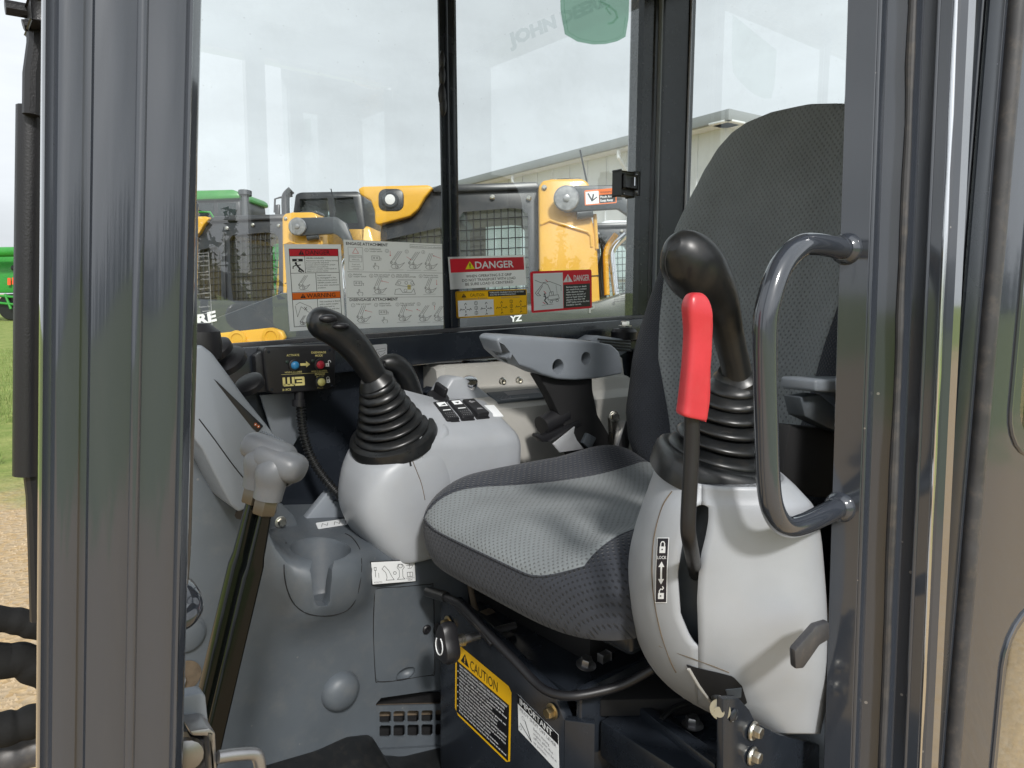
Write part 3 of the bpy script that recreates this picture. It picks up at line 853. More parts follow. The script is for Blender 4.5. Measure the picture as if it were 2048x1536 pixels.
# vent grille in its pocket
gp = [face_at(x, y, -0.008) for x, y in ((754, 1500), (904, 1492), (904, 1412), (754, 1416))]
gr = MB().prism(gp, FN * -0.004).build('vent_grille', M['slate'], trim, smooth=None)
cs = []
for j, (y0, y1) in enumerate(((1427, 1450), (1455, 1478))):
    for i in range(5):
        x0 = 763 + i * 28
        sh = -i * 0.8
        q = [face_at(x, y + sh, 0.02) for x, y in ((x0 + 3, y1), (x0 + 21, y1), (x0 + 24, y1 - 3), (x0 + 24, y0 + 3), (x0 + 21, y0), (x0 + 3, y0), (x0, y0 + 3), (x0, y1 - 3))]
        cs.append(MB().prism(q, FN * -0.06).build('cutter', M['slate']))
cut(gr, cs)
MB().prism([face_at(x, y, -0.030) for x, y in ((754, 1448), (904, 1442), (904, 1420), (754, 1425))], FN * -0.006).build('vent_lit_strip', M['dirt'], gr)  # brown strip paints the lit tops inside the vent
MB().prism([face_at(x, y, -0.034) for x, y in ((750, 1500), (908, 1492), (908, 1400), (750, 1404))], FN * -0.003).build('vent_dark_sheet', M['hole'], gr)  # near-black sheet paints the dark space behind the grille
# screw by the lid, bracket with its bolt, mounting web
MB().lathe([(0.0095, 0), (0.0095, 0.004), (0.007, 0.006), (0.004, 0.006), (0.004, 0.002)], face_at(852, 1258), FN, 18).build('trim_screw', M['black'], trim)
b = [at(x, y, Y=1.295) for x, y in ((530, 1090), (528, 1010), (548, 1000), (566, 1008), (590, 1030), (602, 1058), (640, 1075), (700, 1085), (700, 1110), (530, 1110))]
MB().prism(b, (0, 0.03, 0), 0.006, 3).build('mounting_web', M['slate'], trim)
MB().hexbolt(at(561, 1044, Y=1.294), (0.05, -1, 0), 0.0075, 0.009, 0.0115).build('web_bolt', M['zinc'], trim)
b = [at(x, y, Y=1.33) for x, y in ((592, 1062), (655, 984), (663, 984), (668, 1003), (700, 1003), (742, 1030), (745, 1090), (600, 1090))]
MB().prism(b, (0, 0.02, 0), 0.003, 2).build('rear_web', M['midgrey'], trim)
# round features low on the front of the trim
MB().lathe([(0.030, 0), (0.030, 0.004), (0.026, 0.006), (0.026, 0.009), (0.022, 0.011), (0.001, 0.011)], face_at(372, 1268), FN, 32).build('round_cap', M['slate'], trim)
MB().lathe([(0.026, 0.0), (0.026, 0.001), (0.023, 0.001), (0.022, -0.01), (0.001, -0.011)], face_at(368, 1352, 0.001), FN, 28).build('round_socket', M['dirt'], trim)
MB().ico(face_at(354, 1358, 0.008), 0.011, 2).build('socket_plug', M['white'], trim)

# ------------------------------------------------------------------ instrument housing (seen from behind, front corner)
dash = thing('instrument_housing', 'light grey instrument housing with dark display edge at the front corner', 'instrument housing', at(470, 1000, Y=1.12))
o = [(360, 700), (404, 690), (425, 706), (452, 742), (490, 795), (528, 842), (556, 878), (548, 905), (528, 960), (512, 986), (489, 1020), (478, 1025), (462, 1010), (436, 962), (405, 900), (360, 840)]
db = MB().prism([at(x, y, Y=1.06) for x, y in o], (0, 0.13, 0), 0.014, 4).build('housing_body', M['midgrey'], dash)
seam([(398, 838), (430, 880), (470, 935), (512, 985)], lambda x, y, h: at(x, y, Y=1.0595), 'housing_seam', 0.0008, False, par=dash)
w = [at(x, y, Y=1.058) for x, y in ((428, 758), (436, 764), (500, 826), (527, 852), (516, 866), (505, 856), (470, 812))]
MB().prism(w, (0, 0.006, 0), 0.001).build('display', M['black'], dash)
dc = Decal(lambda x, y, h: at(510 + x, 852 - y, Y=1.0572), 12, 10)
for k in range(2):
    dc.circ(1 + k * 6, 3 + k * -4.0, 2.6, 'p_orange', 0.7, part='warning_icon'); dc.circ(1 + k * 6, 3 - k * 4.0, 1.1, 'p_white', part='warning_icon')
dc.build(None, None, None, parent=dash)
# dial rims peeping over the housing
for (cx_, cy_), (dx, dy), rr in (((436, 706), (0.6, 0.4), 0.026), ((455, 730), (0.75, 0.5), 0.034), ((503, 775), (0.6, 0.6), 0.024)):
    MB().lathe([(rr * 0.6, 0), (rr, 0.002), (rr, 0.012), (rr * 0.75, 0.016)], at(cx_, cy_, Y=1.17), (-0.5, -0.3, 0.8), 24).build('dial_rim', M['black'], dash)
MB().lathe([(0.03, -0.02), (0.032, 0.0), (0.03, 0.02), (0.016, 0.032)], at(398, 690, Y=1.10), (0, 0, 1), 24).build('top_cap', M['black'], dash)
MB().tube([at(480, 1030, Y=1.1), at(484, 1012, Y=1.13), at(510, 990, Y=1.15)], 0.008, 8).build('hinge_pin', M['black'], dash)
# round access glass of the lower side window, seen behind the switch box hose
gl = [at(x, y, Y=1.41) for x, y in ((520, 790), (600, 785), (610, 830), (600, 870), (585, 895), (560, 905), (545, 870))]
MB().prism(gl, (0, 0.006, 0), 0.002).build('lower_pane', M['midgrey'], cab)

# ------------------------------------------------------------------ operator seat
seat = thing('operator_seat', 'operator seat in grey dimpled fabric with dark bolsters', 'seat', (0.94, 0.86, 1.0))
SX, SY, SA, SB, SP = 0.938, 0.866, 0.300, 0.268, 4.6
def rho(x, y): return (abs((x - SX) / SA) ** SP + abs((y - SY) / SB) ** SP) ** (1 / SP)
def sm(t): t = max(0, min(1, t)); return t * t * (3 - 2 * t)
def ztop(x, y):
    v = abs(y - SY)
    z = 1.232 + 0.026 * sm((v - 0.12) / 0.11) - 0.018 * math.exp(-((x - 1.08) / 0.16) ** 2) * math.exp(-(v / 0.16) ** 2)
    return z - 0.010 * sm((0.78 - x) / 0.12) + 0.02 * sm((x - 1.0) / 0.2) * sm((v - 0.1) / 0.1)
def stop(x, y):
    r = rho(x, y)
    if r < 0.76: return ztop(x, y)
    k = min(1, (r - 0.76) / 0.24)
    return 1.182 + (ztop(x, y) - 1.182) * math.sqrt(max(0, 1 - k * k))
def oring(f, z=None, n=96):
    r = []
    for k in range(n):
        a = 2 * PI * k / n
        c, s_ = math.cos(a), math.sin(a)
        x = SX + SA * f * math.copysign(abs(c) ** (2 / SP), c); y = SY + SB * f * math.copysign(abs(s_) ** (2 / SP), s_)
        r.append(Vector((x, y, z if z is not None else stop(x, y))))
    return r
rings = [oring(0.80, 1.105), oring(0.90, 1.108), oring(0.96, 1.118), oring(0.99, 1.14), oring(1.0, 1.165)] + [oring(f) for f in (1.0, 0.9995, 0.998, 0.995, 0.99, 0.98, 0.965, 0.945, 0.92, 0.89, 0.86, 0.82, 0.78, 0.72, 0.65, 0.57, 0.48, 0.38, 0.27, 0.15, 0.02)]
cu = MB().loft(rings).build('cushion', M['fab_d'], seat, smooth=60)
# lighter panel sewn on top, rolling over the front edge
NU, NV = 90, 70
grid = []
for i in range(NU + 1):
    for j in range(NV + 1):
        v = j / NV
        u = i / NU
        y0 = 0.672 + 0.035 * sm((0.25 - u) / 0.25) * 0 + 0.02 * u
        y1 = 1.062 - 0.055 * sm(u * 1.6) 
        # the panel pulls in to a rounded nose at the front
        y = lerp(y0, y1, v)
        lo, hi = SX - SA, SX
        for _ in range(24):
            mid = (lo + hi) / 2
            if rho(mid, y) > 0.992: lo = mid
            else: hi = mid
        xf = hi + 0.020 * max(0, (0.76 - y) / 0.09) ** 2
        x = lerp(xf, 1.215, u ** 1.25)
        e = min(min(u, 1 - u) * NU, min(v, 1 - v) * NV)
        z = stop(x, y) + (0.0022 if e >= 1 else -0.002)
        if e < 1: pass
        grid.append(Vector((x - (0.0016 if u < 0.25 else 0), y, z)))
cp = MB()
n = NV + 1
cp.add(grid, [(i * n + j, (i + 1) * n + j, (i + 1) * n + j + 1, i * n + j + 1) for i in range(NU) for j in range(NV)])
cp.build('cushion_panel', M['fab_l'], seat, smooth=80)
# piped seam round the panel
sm_pts = [grid[i * n + NV] for i in range(0, NU, 2)][::-1] + [grid[j] for j in range(NV - 1, 0, -2)] + [grid[i * n] for i in range(0, NU, 2)]
MB().tube([p + Vector((0, 0, 0.0015)) for p in sm_pts], 0.0016, 6).build('seam_piping', M['fab_d'], seat)
# pan and skirt under the cushion
MB().box((0.76, 0.66, 1.06), (1.2, 1.06, 1.112), 0.012, 3).build('seat_pan', M['frame'], seat)

# backrest
BY = 0.845
XF = [(1.20, 1.245), (1.30, 1.262), (1.45, 1.282), (1.70, 1.352), (1.90, 1.412), (1.99, 1.44)]
WH = [(1.20, 0.235), (1.26, 0.268), (1.33, 0.279), (1.45, 0.278), (1.58, 0.270), (1.70, 0.256), (1.80, 0.236), (1.88, 0.209), (1.93, 0.180), (1.96, 0.148), (1.975, 0.110), (1.985, 0.05)]
TH = [(1.20, 0.10), (1.40, 0.13), (1.7, 0.12), (1.9, 0.095), (1.96, 0.07), (1.985, 0.03)]
WG = [(1.2, 0.03), (1.32, 0.055), (1.5, 0.055), (1.72, 0.03), (1.85, 0.008), (2, 0)]
def bring(z, n=72, k=1.0):
    w_, t_, wg, xf = interp(z, WH) * k, interp(z, TH) * k, interp(z, WG), interp(z, XF)
    xc = xf + t_ / 2
    r = []
    for i in range(n):
        a = 2 * PI * i / n
        c, s_ = math.cos(a), math.sin(a)
        yy = math.copysign(abs(s_) ** (2 / 3.2), s_)
        x = xc - t_ / 2 * math.copysign(abs(c) ** (2 / 3.2), c)
        if c > 0: x -= wg * sm((abs(yy) - 0.45) / 0.4) * min(1, c * 2.2)
        r.append(Vector((x, BY + w_ * yy, z)))
    return r
zs = [1.20, 1.205, 1.22, 1.24] + [1.26 + 0.02 * k for k in range(33)] + [1.91, 1.925, 1.94, 1.95, 1.96, 1.968, 1.975, 1.981, 1.985]
def smooth_tab(tab, z, s=0.02): return sum(interp(z + d * s, tab) for d in (-2, -1, 0, 1, 2)) / 5
bk = MB().loft([bring(z) for z in zs]).build('backrest', M['fab_db'], seat, smooth=60)
YP = [(1.20, 0.135), (1.30, 0.150), (1.45, 0.188), (1.60, 0.212), (1.72, 0.236), (1.79, 0.2365)]
grid = []
zz = [1.215 + (1.95 - 1.215) * k / 66 for k in range(67)] + [1.9845 - 0.0345 * (1 - k / 14) ** 2 for k in range(1, 15)]
for z in zz:
    w_, t_, wg, xf = interp(z, WH), interp(z, TH), interp(z, WG), interp(z, XF)
    lim = min(interp(z, YP) / w_, 0.988) if z < 1.79 else 0.988
    for j in range(61):
        q = lim * (2 * j / 60 - 1)
        yy = math.copysign(min(abs(q), 0.9999), q)
        s_ = abs(yy) ** 1.6
        c = math.sqrt(max(0, 1 - s_ * s_))
        x = xf + t_ / 2 - t_ / 2 * abs(c) ** (2 / 3.2) - wg * sm((abs(yy) - 0.45) / 0.4) * min(1, c * 2.2)
        edge = j in (0, 60)
        grid.append(Vector((x - (0.0025 if not edge else -0.003), BY + w_ * yy, z)))
bp_ = MB().add(grid, [(i * 61 + j, i * 61 + j + 1, (i + 1) * 61 + j + 1, (i + 1) * 61 + j) for i in range(80) for j in range(60)])
bp_.build('backrest_panel', M['fab_lb'], seat, smooth=80, recalc=False)
# recliner links and belt anchor beside the seat
lk = MB(); lk.prism([at(x, y, Y=1.13) for x, y in ((1222, 836), (1232, 832), (1246, 880), (1240, 902), (1226, 902))], (0, 0.012, 0), 0.002)
lk.build('recliner_link', M['zinc'], seat)
lk = MB(); lk.prism([at(x, y, Y=1.12) for x, y in ((1252, 842), (1268, 846), (1256, 905), (1232, 905))], (0, 0.02, 0), 0.002)
lk.build('recliner_plate', M['steel'], seat)
MB().hexbolt(at(1228, 833, Y=1.128), (-0.4, -1, 0.1), 0.010, 0.012, 0.013).build('recliner_bolt', M['zinc'], seat)
# armrests
ao = [(993, 679), (1002, 672), (1030, 673), (1120, 679), (1200, 685), (1225, 690), (1240, 704), (1246, 730), (1246, 748), (1200, 757), (1150, 761), (1115, 759), (1085, 750), (1062, 739), (1030, 728), (1004, 705)]
ar = MB().prism([at(x, y, Y=1.125) for x, y in ao], (0, 0.065, 0.004), 0.006, 3).build('armrest', M['midgrey'], seat)
cs = [MB().lathe([(0.0165, -0.03), (0.0165, 0.045)], at(1116, 733, Y=1.125), (0, 1, 0), 28).build('cutter', M['midgrey']),
      MB().lathe([(0.0150, -0.03), (0.0150, 0.045)], at(1172, 717, Y=1.125), (0, 1, 0), 28).build('cutter', M['midgrey'])]
for q in (((1001, 688), (1010, 686), (1020, 712), (1010, 706)), ((1014, 686), (1024, 691), (1036, 706), (1032, 718), (1024, 714)), ((1040, 710), (1056, 733), (1048, 732), (1036, 722))):
    cs.append(MB().prism([at(x, y, Y=1.10) for x, y in q], (0, 0.062, 0)).build('cutter', M['midgrey']))
cut(ar, cs)
for px, py in ((1116, 733), (1172, 717)): MB().lathe([(0.0160, 0), (0.0160, 0.002)], at(px, py, Y=1.125) + Vector((0, 0.03, 0)), (0, 1, 0), 24).build('bore_shade', M['hole'], seat)  # near-black discs paint the shade inside the armrest holes
MB().lathe([(0.004, 0), (0.004, 0.004), (0.002, 0.006)], at(1106, 731, Y=1.162), (0, -1, 0), 10).build('armrest_screw', M['brass'], seat)
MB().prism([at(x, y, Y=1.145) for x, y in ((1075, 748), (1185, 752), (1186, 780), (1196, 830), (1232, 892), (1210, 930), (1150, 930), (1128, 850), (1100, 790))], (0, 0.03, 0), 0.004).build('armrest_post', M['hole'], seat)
al = MB().prism([at(x, y, Y=0.60) for x, y in ((1560, 752), (1672, 752), (1690, 760), (1690, 870), (1672, 862), (1652, 815), (1632, 788), (1610, 778), (1560, 776))], (0, -0.06, 0), 0.005, 3)
al.build('armrest', M['midgrey'], seat)
MB().prism([at(x, y, Y=0.595) for x, y in ((1565, 790), (1605, 784), (1640, 812), (1668, 868), (1620, 850), (1575, 828))], (0, -0.03, 0), 0.003).build('armrest_hollow', M['slate'], seat)
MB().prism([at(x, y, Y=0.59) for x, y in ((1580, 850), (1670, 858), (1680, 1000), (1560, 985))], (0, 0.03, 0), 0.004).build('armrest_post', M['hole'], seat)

M['tongue'] = pmat('plated_steel', (0.85, 0.87, 0.9), 0.42, metal=0.7)
# seat-belt buckle lying beside the cushion
bel = thing('seat_belt_buckle', 'black seat belt reel with shiny metal tongue beside the cushion', 'seat belt', at(1140, 900, Y=1.15))
MB().tube([at(1083, 852, Y=1.165), at(1128, 828, Y=1.165)], 0.0225, 20).build('belt_roll', M['black'], bel)
MB().prism([at(x, y, Y=1.14) for x, y in ((1074, 873), (1078, 868), (1088, 872), (1160, 840), (1164, 850), (1100, 884), (1085, 884))], (0, 0.02, 0), 0.002).build('belt_guide', M['black'], bel)
MB().prism([at(x, y, Y=1.135) for x, y in ((1106, 888), (1150, 853), (1148, 866), (1154, 880), (1168, 898), (1120, 905))], (0, 0.004, 0), 0.001).build('tongue', M['tongue'], bel)
MB().prism([at(x, y, Y=1.135) for x, y in ((1166, 886), (1176, 866), (1194, 876), (1182, 900))], (0, 0.012, 0), 0.003).build('buckle', M['slate'], bel)

# suspension and black seat stand
base = thing('seat_stand', 'black steel seat stand with bolted front plate under the seat', 'seat stand', (1.0, 0.85, 0.6))
BX = 0.72
fpts = [(880, 1204), (906, 1198), (1000, 1285), (1112, 1398), (1128, 1440), (1128, 1640), (900, 1640), (880, 1560)]
MB().prism([at(x, y, X=BX) for x, y in fpts], (0.02, 0, 0), 0.003).build('front_plate', M['frame'], base)
# chamfered return and near side plate
A_, B_ = at(1128, 1440, X=BX), at(1128, 1640, X=BX)
p2 = at(1190, 1448, X=0.735)
MB().prism([A_, p2, Vector((p2.x, p2.y, 0.6)), Vector((A_.x, A_.y, 0.6))], (0.01, 0.012, 0), 0.002).build('corner_plate', M['frame'], base)
MB().prism([(0.735, 0.735, 0.985), (1.4, 0.735, 0.985), (1.4, 0.735, 0.6), (0.735, 0.735, 0.6)], (0, 0.012, 0), 0.002).build('side_plate', M['frame'], base)
MB().box((0.742, 0.752, 0.955), (1.42, 1.13, 0.965)).build('stand_top', M['frame'], base)
rl = MB(); rl.prism([at(948, 1225, X=0.80), at(962, 1222, X=0.80), at(1148, 1385, X=0.80), at(1125, 1392, X=0.80)], (0.025, 0, 0), 0.002)
rl.build('slide_rail', M['dirt'], base)
for i in range(5):
    MB().lathe([(0.011, 0), (0.011, 0.004), (0.007, 0.004), (0.006, 0.001)], at(978 + i * 32, 1218 + i * 27, X=0.825), (-1, 0, 0), 18).build('rail_eye', M['frame'], base)
sp = MB(); sp.prism([at(930, 1180, X=0.83), at(1180, 1250, X=0.83), at(1180, 1345, X=0.83), at(1120, 1350, X=0.83), at(950, 1215, X=0.83)], (0.25, 0, 0), 0.01, 2)
sp.build('suspension_gap_block', M['hole'], base)  # near-black block filling the gap under the cushion
for px, py in ((897, 1245), (1105, 1422)):
    MB().hexbolt(at(px, py, X=BX - 0.003), (-1, 0, 0), 0.009, 0.012, 0.013).build('plate_bolt', M['brass'], base)
MB().lathe([(0.0085, 0), (0.0085, 0.004), (0.013, 0.005), (0.013, 0.001)], at(880, 1258, X=BX + 0.01), (-1, 0, 0), 18).build('plate_grommet', M['black'], base)
br = MB(); br.tube([at(940, 1170, X=0.8), at(948, 1210, X=0.8), at(958, 1235, X=0.8)], 0.006, 8); br.build('spring_hook', M['dirt'], base)
MB().hexbolt(at(1172, 1330, X=0.80), (0, -0.2, 1), 0.011, 0.012, 0.017).build('stand_bolt', M['steel'], base)
MB().box(at(1195, 1322, X=0.82), at(1222, 1305, X=0.84), 0.001).build('cable_tag', M['steel'], base)
# near lower deck beside the stand
MB().box((0.77, 0.40, 0.86), (1.3, 0.73, 0.925), 0.006, 2).build('near_deck', M['frame'], base)
MB().prism([at(x, y, Z=0.940) for x, y in ((1262, 1402), (1282, 1398), (1440, 1505), (1430, 1530))], (0, 0, -0.02), 0.003).build('deck_rib', M['frame'], base)
for (x0, y0), (x1, y1) in (((1196, 1412), (1226, 1424)), ((1222, 1396), (1250, 1408))):
    MB().tube([at(x0, y0, Z=0.9262), at(x1, y1, Z=0.9262)], 0.0085, 12, flat=0.4).build('deck_slot', M['hole'], base)
MB().hexbolt(at(1385, 1450, Z=0.93), (0, 0, 1), 0.011, 0.013, 0.017).build('deck_bolt', M['steel'], base)
cb = spline([tuple(at(1322, 1438, Z=0.94)), tuple(at(1350, 1416, Z=0.945)), tuple(at(1395, 1402, Z=0.95)), tuple(at(1440, 1398, Z=0.95))], 6)
MB().tube([Vector(p) for p in cb], 0.004, 8).build('cable', M['rubber'], base)
MB().prism([at(x, y, Z=0.955) for x, y in ((1180, 1330), (1330, 1325), (1440, 1395), (1200, 1400))], (0, 0, -0.03), 0.004).build('stand_foot', M['hole'], base)

# height bar and weight knob
hb = thing('seat_slide_bar', 'bent black seat slide bar across the front of the stand', 'lever', at(1000, 1380, X=0.70))
pts = [(858, 1184, 0.69), (884, 1192, 0.69), (912, 1203, 0.69), (930, 1216, 0.69), (972, 1262, 0.69), (1030, 1322, 0.69), (1070, 1364, 0.69), (1100, 1385, 0.69), (1140, 1392, 0.70), (1190, 1385, 0.73), (1250, 1368, 0.77), (1305, 1338, 0.80)]
MB().tube([Vector(p) for p in spline([tuple(at(x, y, X=q)) for x, y, q in pts], 5)], 0.0072, 12).build('bar', M['black'], hb)
MB().tube([at(856, 1183, X=0.69), at(892, 1194, X=0.69)], 0.0098, 14).build('bar_sleeve', M['rubber'], hb)
MB().tube([at(905, 1203, X=0.695), at(960, 1255, X=0.695), at(985, 1288, X=0.70)], 0.006, 10).build('bar_brace', M['black'], hb)
kn = thing('weight_knob', 'black hand knob on a steel spindle under the seat front', 'knob', at(895, 1330, X=0.66))
prk = []
for k in range(48):
    a = 2 * PI * k / 48
    prk.append(0.0315 * (1 + 0.16 * math.cos(3 * a)))
c0 = at(893, 1288, X=0.655)
ax = (at(1030, 1252, X=0.80) - c0).normalized()
u_ = Vector((0, 0, 1)); u_ = (u_ - ax * u_.dot(ax)).normalized(); v_ = ax.cross(u_)
rr = []
for f, h in ((0.72, -0.014), (0.92, -0.012), (1.0, -0.006), (1.0, 0.008), (0.9, 0.014), (0.5, 0.017)):
    rr.append([c0 + ax * h + (u_ * math.cos(2 * PI * k / 48) * 1.1 + v_ * math.sin(2 * PI * k / 48) * 0.85) * prk[k] * f for k in range(48)])
MB().loft(rr).build('knob_head', M['black'], kn)
MB().tube([c0 + ax * (-0.0146) + (u_ * math.cos(a) + v_ * math.sin(a) * 0.8) * 0.016 for a in [R(20 + 24 * k) for k in range(13)]], 0.0011, 6).build('arrow_mark', M['p_white'], kn)
MB().tube([c0 + ax * 0.016, c0 + ax * 0.035], 0.011, 16).build('spindle_collar', M['zinc'], kn)
MB().tube([c0 + ax * 0.035, at(1030, 1252, X=0.80)], 0.0075, 14).build('spindle', M['steel'], kn)

# ------------------------------------------------------------------ right-hand console
con = thing('right_console', 'pale grey right-hand console pod with rocker switches and dial', 'console', (0.72, 1.22, 1.09))
def se(c, s_, p): return math.copysign(abs(c) ** (2 / p), c), math.copysign(abs(s_) ** (2 / p), s_)
fh = Vector((math.cos(YAW), math.sin(YAW), 0))
RB_C = at(786, 868, Y=1.215)
RB_N = Vector((-0.36, -0.2, 1)).normalized()
lev = [(0.0, 0.722, 1.215, 0.068, 0.072), (0.012, 0.721, 1.215, 0.081, 0.083), (0.06, 0.717, 1.215, 0.091, 0.087), (0.2, 0.708, 1.215, 0.104, 0.090), (0.42, 0.696, 1.215, 0.115, 0.0915), (0.62, 0.690, 1.215, 0.117, 0.092), (0.82, 0.691, 1.215, 0.111, 0.090), (0.93, 0.694, 1.215, 0.103, 0.087), (0.98, 0.696, 1.215, 0.096, 0.083), (1.0, 0.698, 1.215, 0.089, 0.078)]
rings = []
e1 = (Vector((1, 0, 0)) - RB_N * RB_N.x).normalized(); e2 = RB_N.cross(e1)
for t_, cx_, cy_, a, b in spline(lev, 4):
    r = []
    for k in range(64):
        t = 2 * PI * k / 64
        c, s_ = se(math.cos(t), math.sin(t), 3.6)
        x, y = cx_ + (a - 0.008) * c, cy_ + (b - 0.008) * s_
        zt = RB_C.z - (RB_N.x * (x - RB_C.x) + RB_N.y * (y - RB_C.y)) / RB_N.z - 0.012
        r.append(Vector((x, y, lerp(1.078, zt, t_))))
    rings.append(r)
pmb = MB().loft(rings)
pbv = BVHTree.FromPolygons(pmb.v, pmb.f)
def pod_at(px, py, h=0.0):
    dd_ = (fwd + rgt * ((px - CX) / FOC) + upv * ((CY - py) / FOC)).normalized()
    loc, nn, i_, dist = pbv.ray_cast(EYE, dd_)
    if loc is None: return at(px, py, Y=1.13)
    return loc - dd_ * h
pmb.build('console_body', M['grey'], con, smooth=50)
# switch deck behind the boot
D0, D1, D2 = at(873, 880, Y=1.135), at(1012, 862, Y=1.135), at(845, 786, Y=1.275)
dk = [(0.72, 1.142, 1.10), (0.72, 1.142, D0.z), (0.72, 1.275, D2.z), (0.72, 1.275, 1.10)]
x1 = 0.958
rings = []
for x, ins, dz in ((0.70, 0, 0.012), (0.80, 0, 0.0), (0.90, 0, -0.002), (0.935, 0.002, -0.005), (0.95, 0.008, -0.012), (0.958, 0.018, -0.024), (0.961, 0.035, -0.045)):
    zz0 = lerp(D0.z, D1.z, (x - D0.x) / (D1.x - D0.x)) + dz
    zz1 = D2.z - 0.02 * (x - 0.7) / 0.26 + dz * 2
    y0, y1 = 1.135 + ins, 1.275
    s = [(y0 + 0.01, 1.10), (y0 + 0.004, 1.2), (y0, zz0 - 0.03), (y0 + 0.003, zz0 - 0.016), (y0 + 0.011, zz0 - 0.004), (y0 + 0.024, zz0 + 0.005), (lerp(y0, y1, 0.5), lerp(zz0 + 0.008, zz1, 0.48)), (y1 - 0.02, zz1), (y1 - 0.006, zz1 - 0.005), (y1, zz1 - 0.02), (y1, 1.10)]
    rings.append([Vector((x, a, b)) for a, b in s])
rings = [[Vector(p) for p in r] for r in rings]
MB().loft(rings).build('switch_deck', M['grey'], con, smooth=50, recalc=True)
du = Vector((1, 0, (D1.z - D0.z) / (D1.x - D0.x))).normalized()
dvv = (Vector((D0.x, 1.275, D2.z)) - Vector((D0.x, 1.142, D0.z + 0.008)))
dvv = (dvv - du * dvv.dot(du)).normalized()
dnn = du.cross(dvv)
def deck_at(px, py, h=0.0):
    d = fwd + rgt * ((px - CX) / FOC) + upv * ((CY - py) / FOC)
    q = Vector((D0.x, 1.166, D0.z + 0.0065))
    return EYE + d * ((q - EYE).dot(dnn) / d.dot(dnn)) + dnn * h
def deck_box(px, py, w_, l_, h0, h1, bev=0.002, rot=0.0, tilt=0.0):
    c = deck_at(px, py)
    ca, sa = math.cos(rot), math.sin(rot)
    uu, vv_ = du * ca + dvv * sa, dvv * ca - du * sa
    ct, st = math.cos(tilt), math.sin(tilt)
    nn = dnn * ct - vv_ * st; vv_ = vv_ * ct + dnn * st
    mt = Matrix((uu, vv_, nn)).transposed().to_4x4(); mt.translation = c
    return MB().box((-w_ / 2, -l_ / 2, h0), (w_ / 2, l_ / 2, h1), bev, 3, mt), (lambda x, y, h, c=c, uu=uu, vv_=vv_, nn=nn: c + uu * x + vv_ * y + nn * (h1 + h))
for i, (px, py) in enumerate(((889, 831), (919, 827), (949, 823))):
    bz, _ = deck_box(px, py, 0.0345, 0.068, -0.002, 0.006, 0.0015)
    sw = bz.build('rocker_switch', M['black'], con)
    rk, fn = deck_box(px, py, 0.031, 0.063, 0.0, 0.015, 0.003, tilt=0.06 if i < 2 else -0.05)
    rk.build('rocker', M['black'], sw)
    dc = Decal(lambda x, y, h, fn=fn: fn(x * 1.2, y * 1.35, h + 0.0003), 1, 1)
    if i < 2:
        dc.rect(-0.009, 0.009, 0.009, 0.019, 'p_white', 1, 'switch_icon'); dc.poly([(-0.006, 0.011), (0.006, 0.011), (0.006, 0.015)] if i == 0 else [(-0.005, 0.015), (0, 0.011), (0.005, 0.015)], 'p_black', 2, 'switch_icon')
        dc.rect(-0.008, -0.002, 0.008, 0.0, 'p_white', 1, 'switch_icon')
        for a in range(5):
            for b_ in range(3): dc.circ(-0.008 + a * 0.004, -0.018 + b_ * 0.0045, 0.0009, 'p_grey', part='switch_icon', n=8)
    else:
        dc.poly([(-0.008, 0.012), (-0.001, 0.017), (-0.001, 0.014), (0.006, 0.013), (0.006, 0.010), (-0.001, 0.010), (-0.001, 0.007)], 'p_grey', 1, 'switch_icon')
        dc.poly([(-0.007, -0.012), (-0.004, -0.008), (0.004, -0.008), (0.007, -0.012)], 'p_grey', 1, 'switch_icon')
    dc.build(None, None, None, parent=sw)
pl_, fn = deck_box(982, 822, 0.040, 0.045, -0.002, 0.0008, 0.0003, rot=-0.1)
pl_.build('blank_plate', M['p_white'], con)
dl = MB().lathe([(0.0245, -0.003), (0.0245, 0.003), (0.022, 0.006), (0.012, 0.007)], deck_at(874, 802, 0.008), dnn, 32).build('dial', M['black'], con)
kb, fn = deck_box(876, 799, 0.010, 0.034, 0.010, 0.036, 0.0035, rot=0.25)
kb.build('dial_grip', M['black'], dl)
# seam and little slots on the pod
seam([(818, 906), (826, 924), (834, 944), (843, 968), (850, 1000)], pod_at, 'pod_seam', 0.0008, False, 'dirt', con)
q = [pod_at(x, y, 0.0006) for x, y in ((817, 920), (821, 919), (824, 932), (820, 933))]
MB().prism(q, (0, 0.003, 0), 0.0004).build('pod_slot', M['hole'], con)
MB().prism([at(x, y, Y=1.14) for x, y in ((845, 1090), (872, 1086), (898, 1102), (870, 1108), (850, 1104))], (0, 0.1, 0), 0.004).build('pod_foot', M['grey'], con)

# beige rear console with the radio
rc = thing('rear_console', 'dusty beige console with radio panel behind the switch pod', 'console', (1.1, 1.33, 0.9))
yz = [(1.25, 0.95), (1.245, 1.28), (1.25, 1.335), (1.265, 1.352), (1.275, 1.356), (1.350, 1.378), (1.358, 1.424), (1.368, 1.430), (1.420, 1.430), (1.420, 0.95)]
rings = []
for x in (0.885, 0.90, 1.35, 1.50):
    rings.append([Vector((x, y + (0.012 if x < 0.89 else 0), z - (0.006 if x < 0.89 else 0) - (x - 1.0) * 0.02)) for y, z in yz])
MB().loft(rings).build('console_body', M['beige'], rc, smooth=35, recalc=True)
ru = Vector((1, 0, -0.02)).normalized()
rv = Vector((0, 0.08, 0.028)).normalized()
rn = ru.cross(rv)
def rad_at(px, py, h=0.0):
    d = fwd + rgt * ((px - CX) / FOC) + upv * ((CY - py) / FOC)
    q = Vector((1.0, 1.275, 1.3565))
    return EYE + d * ((q - EYE).dot(rn) / d.dot(rn)) + rn * h
c = rad_at(1048, 790)
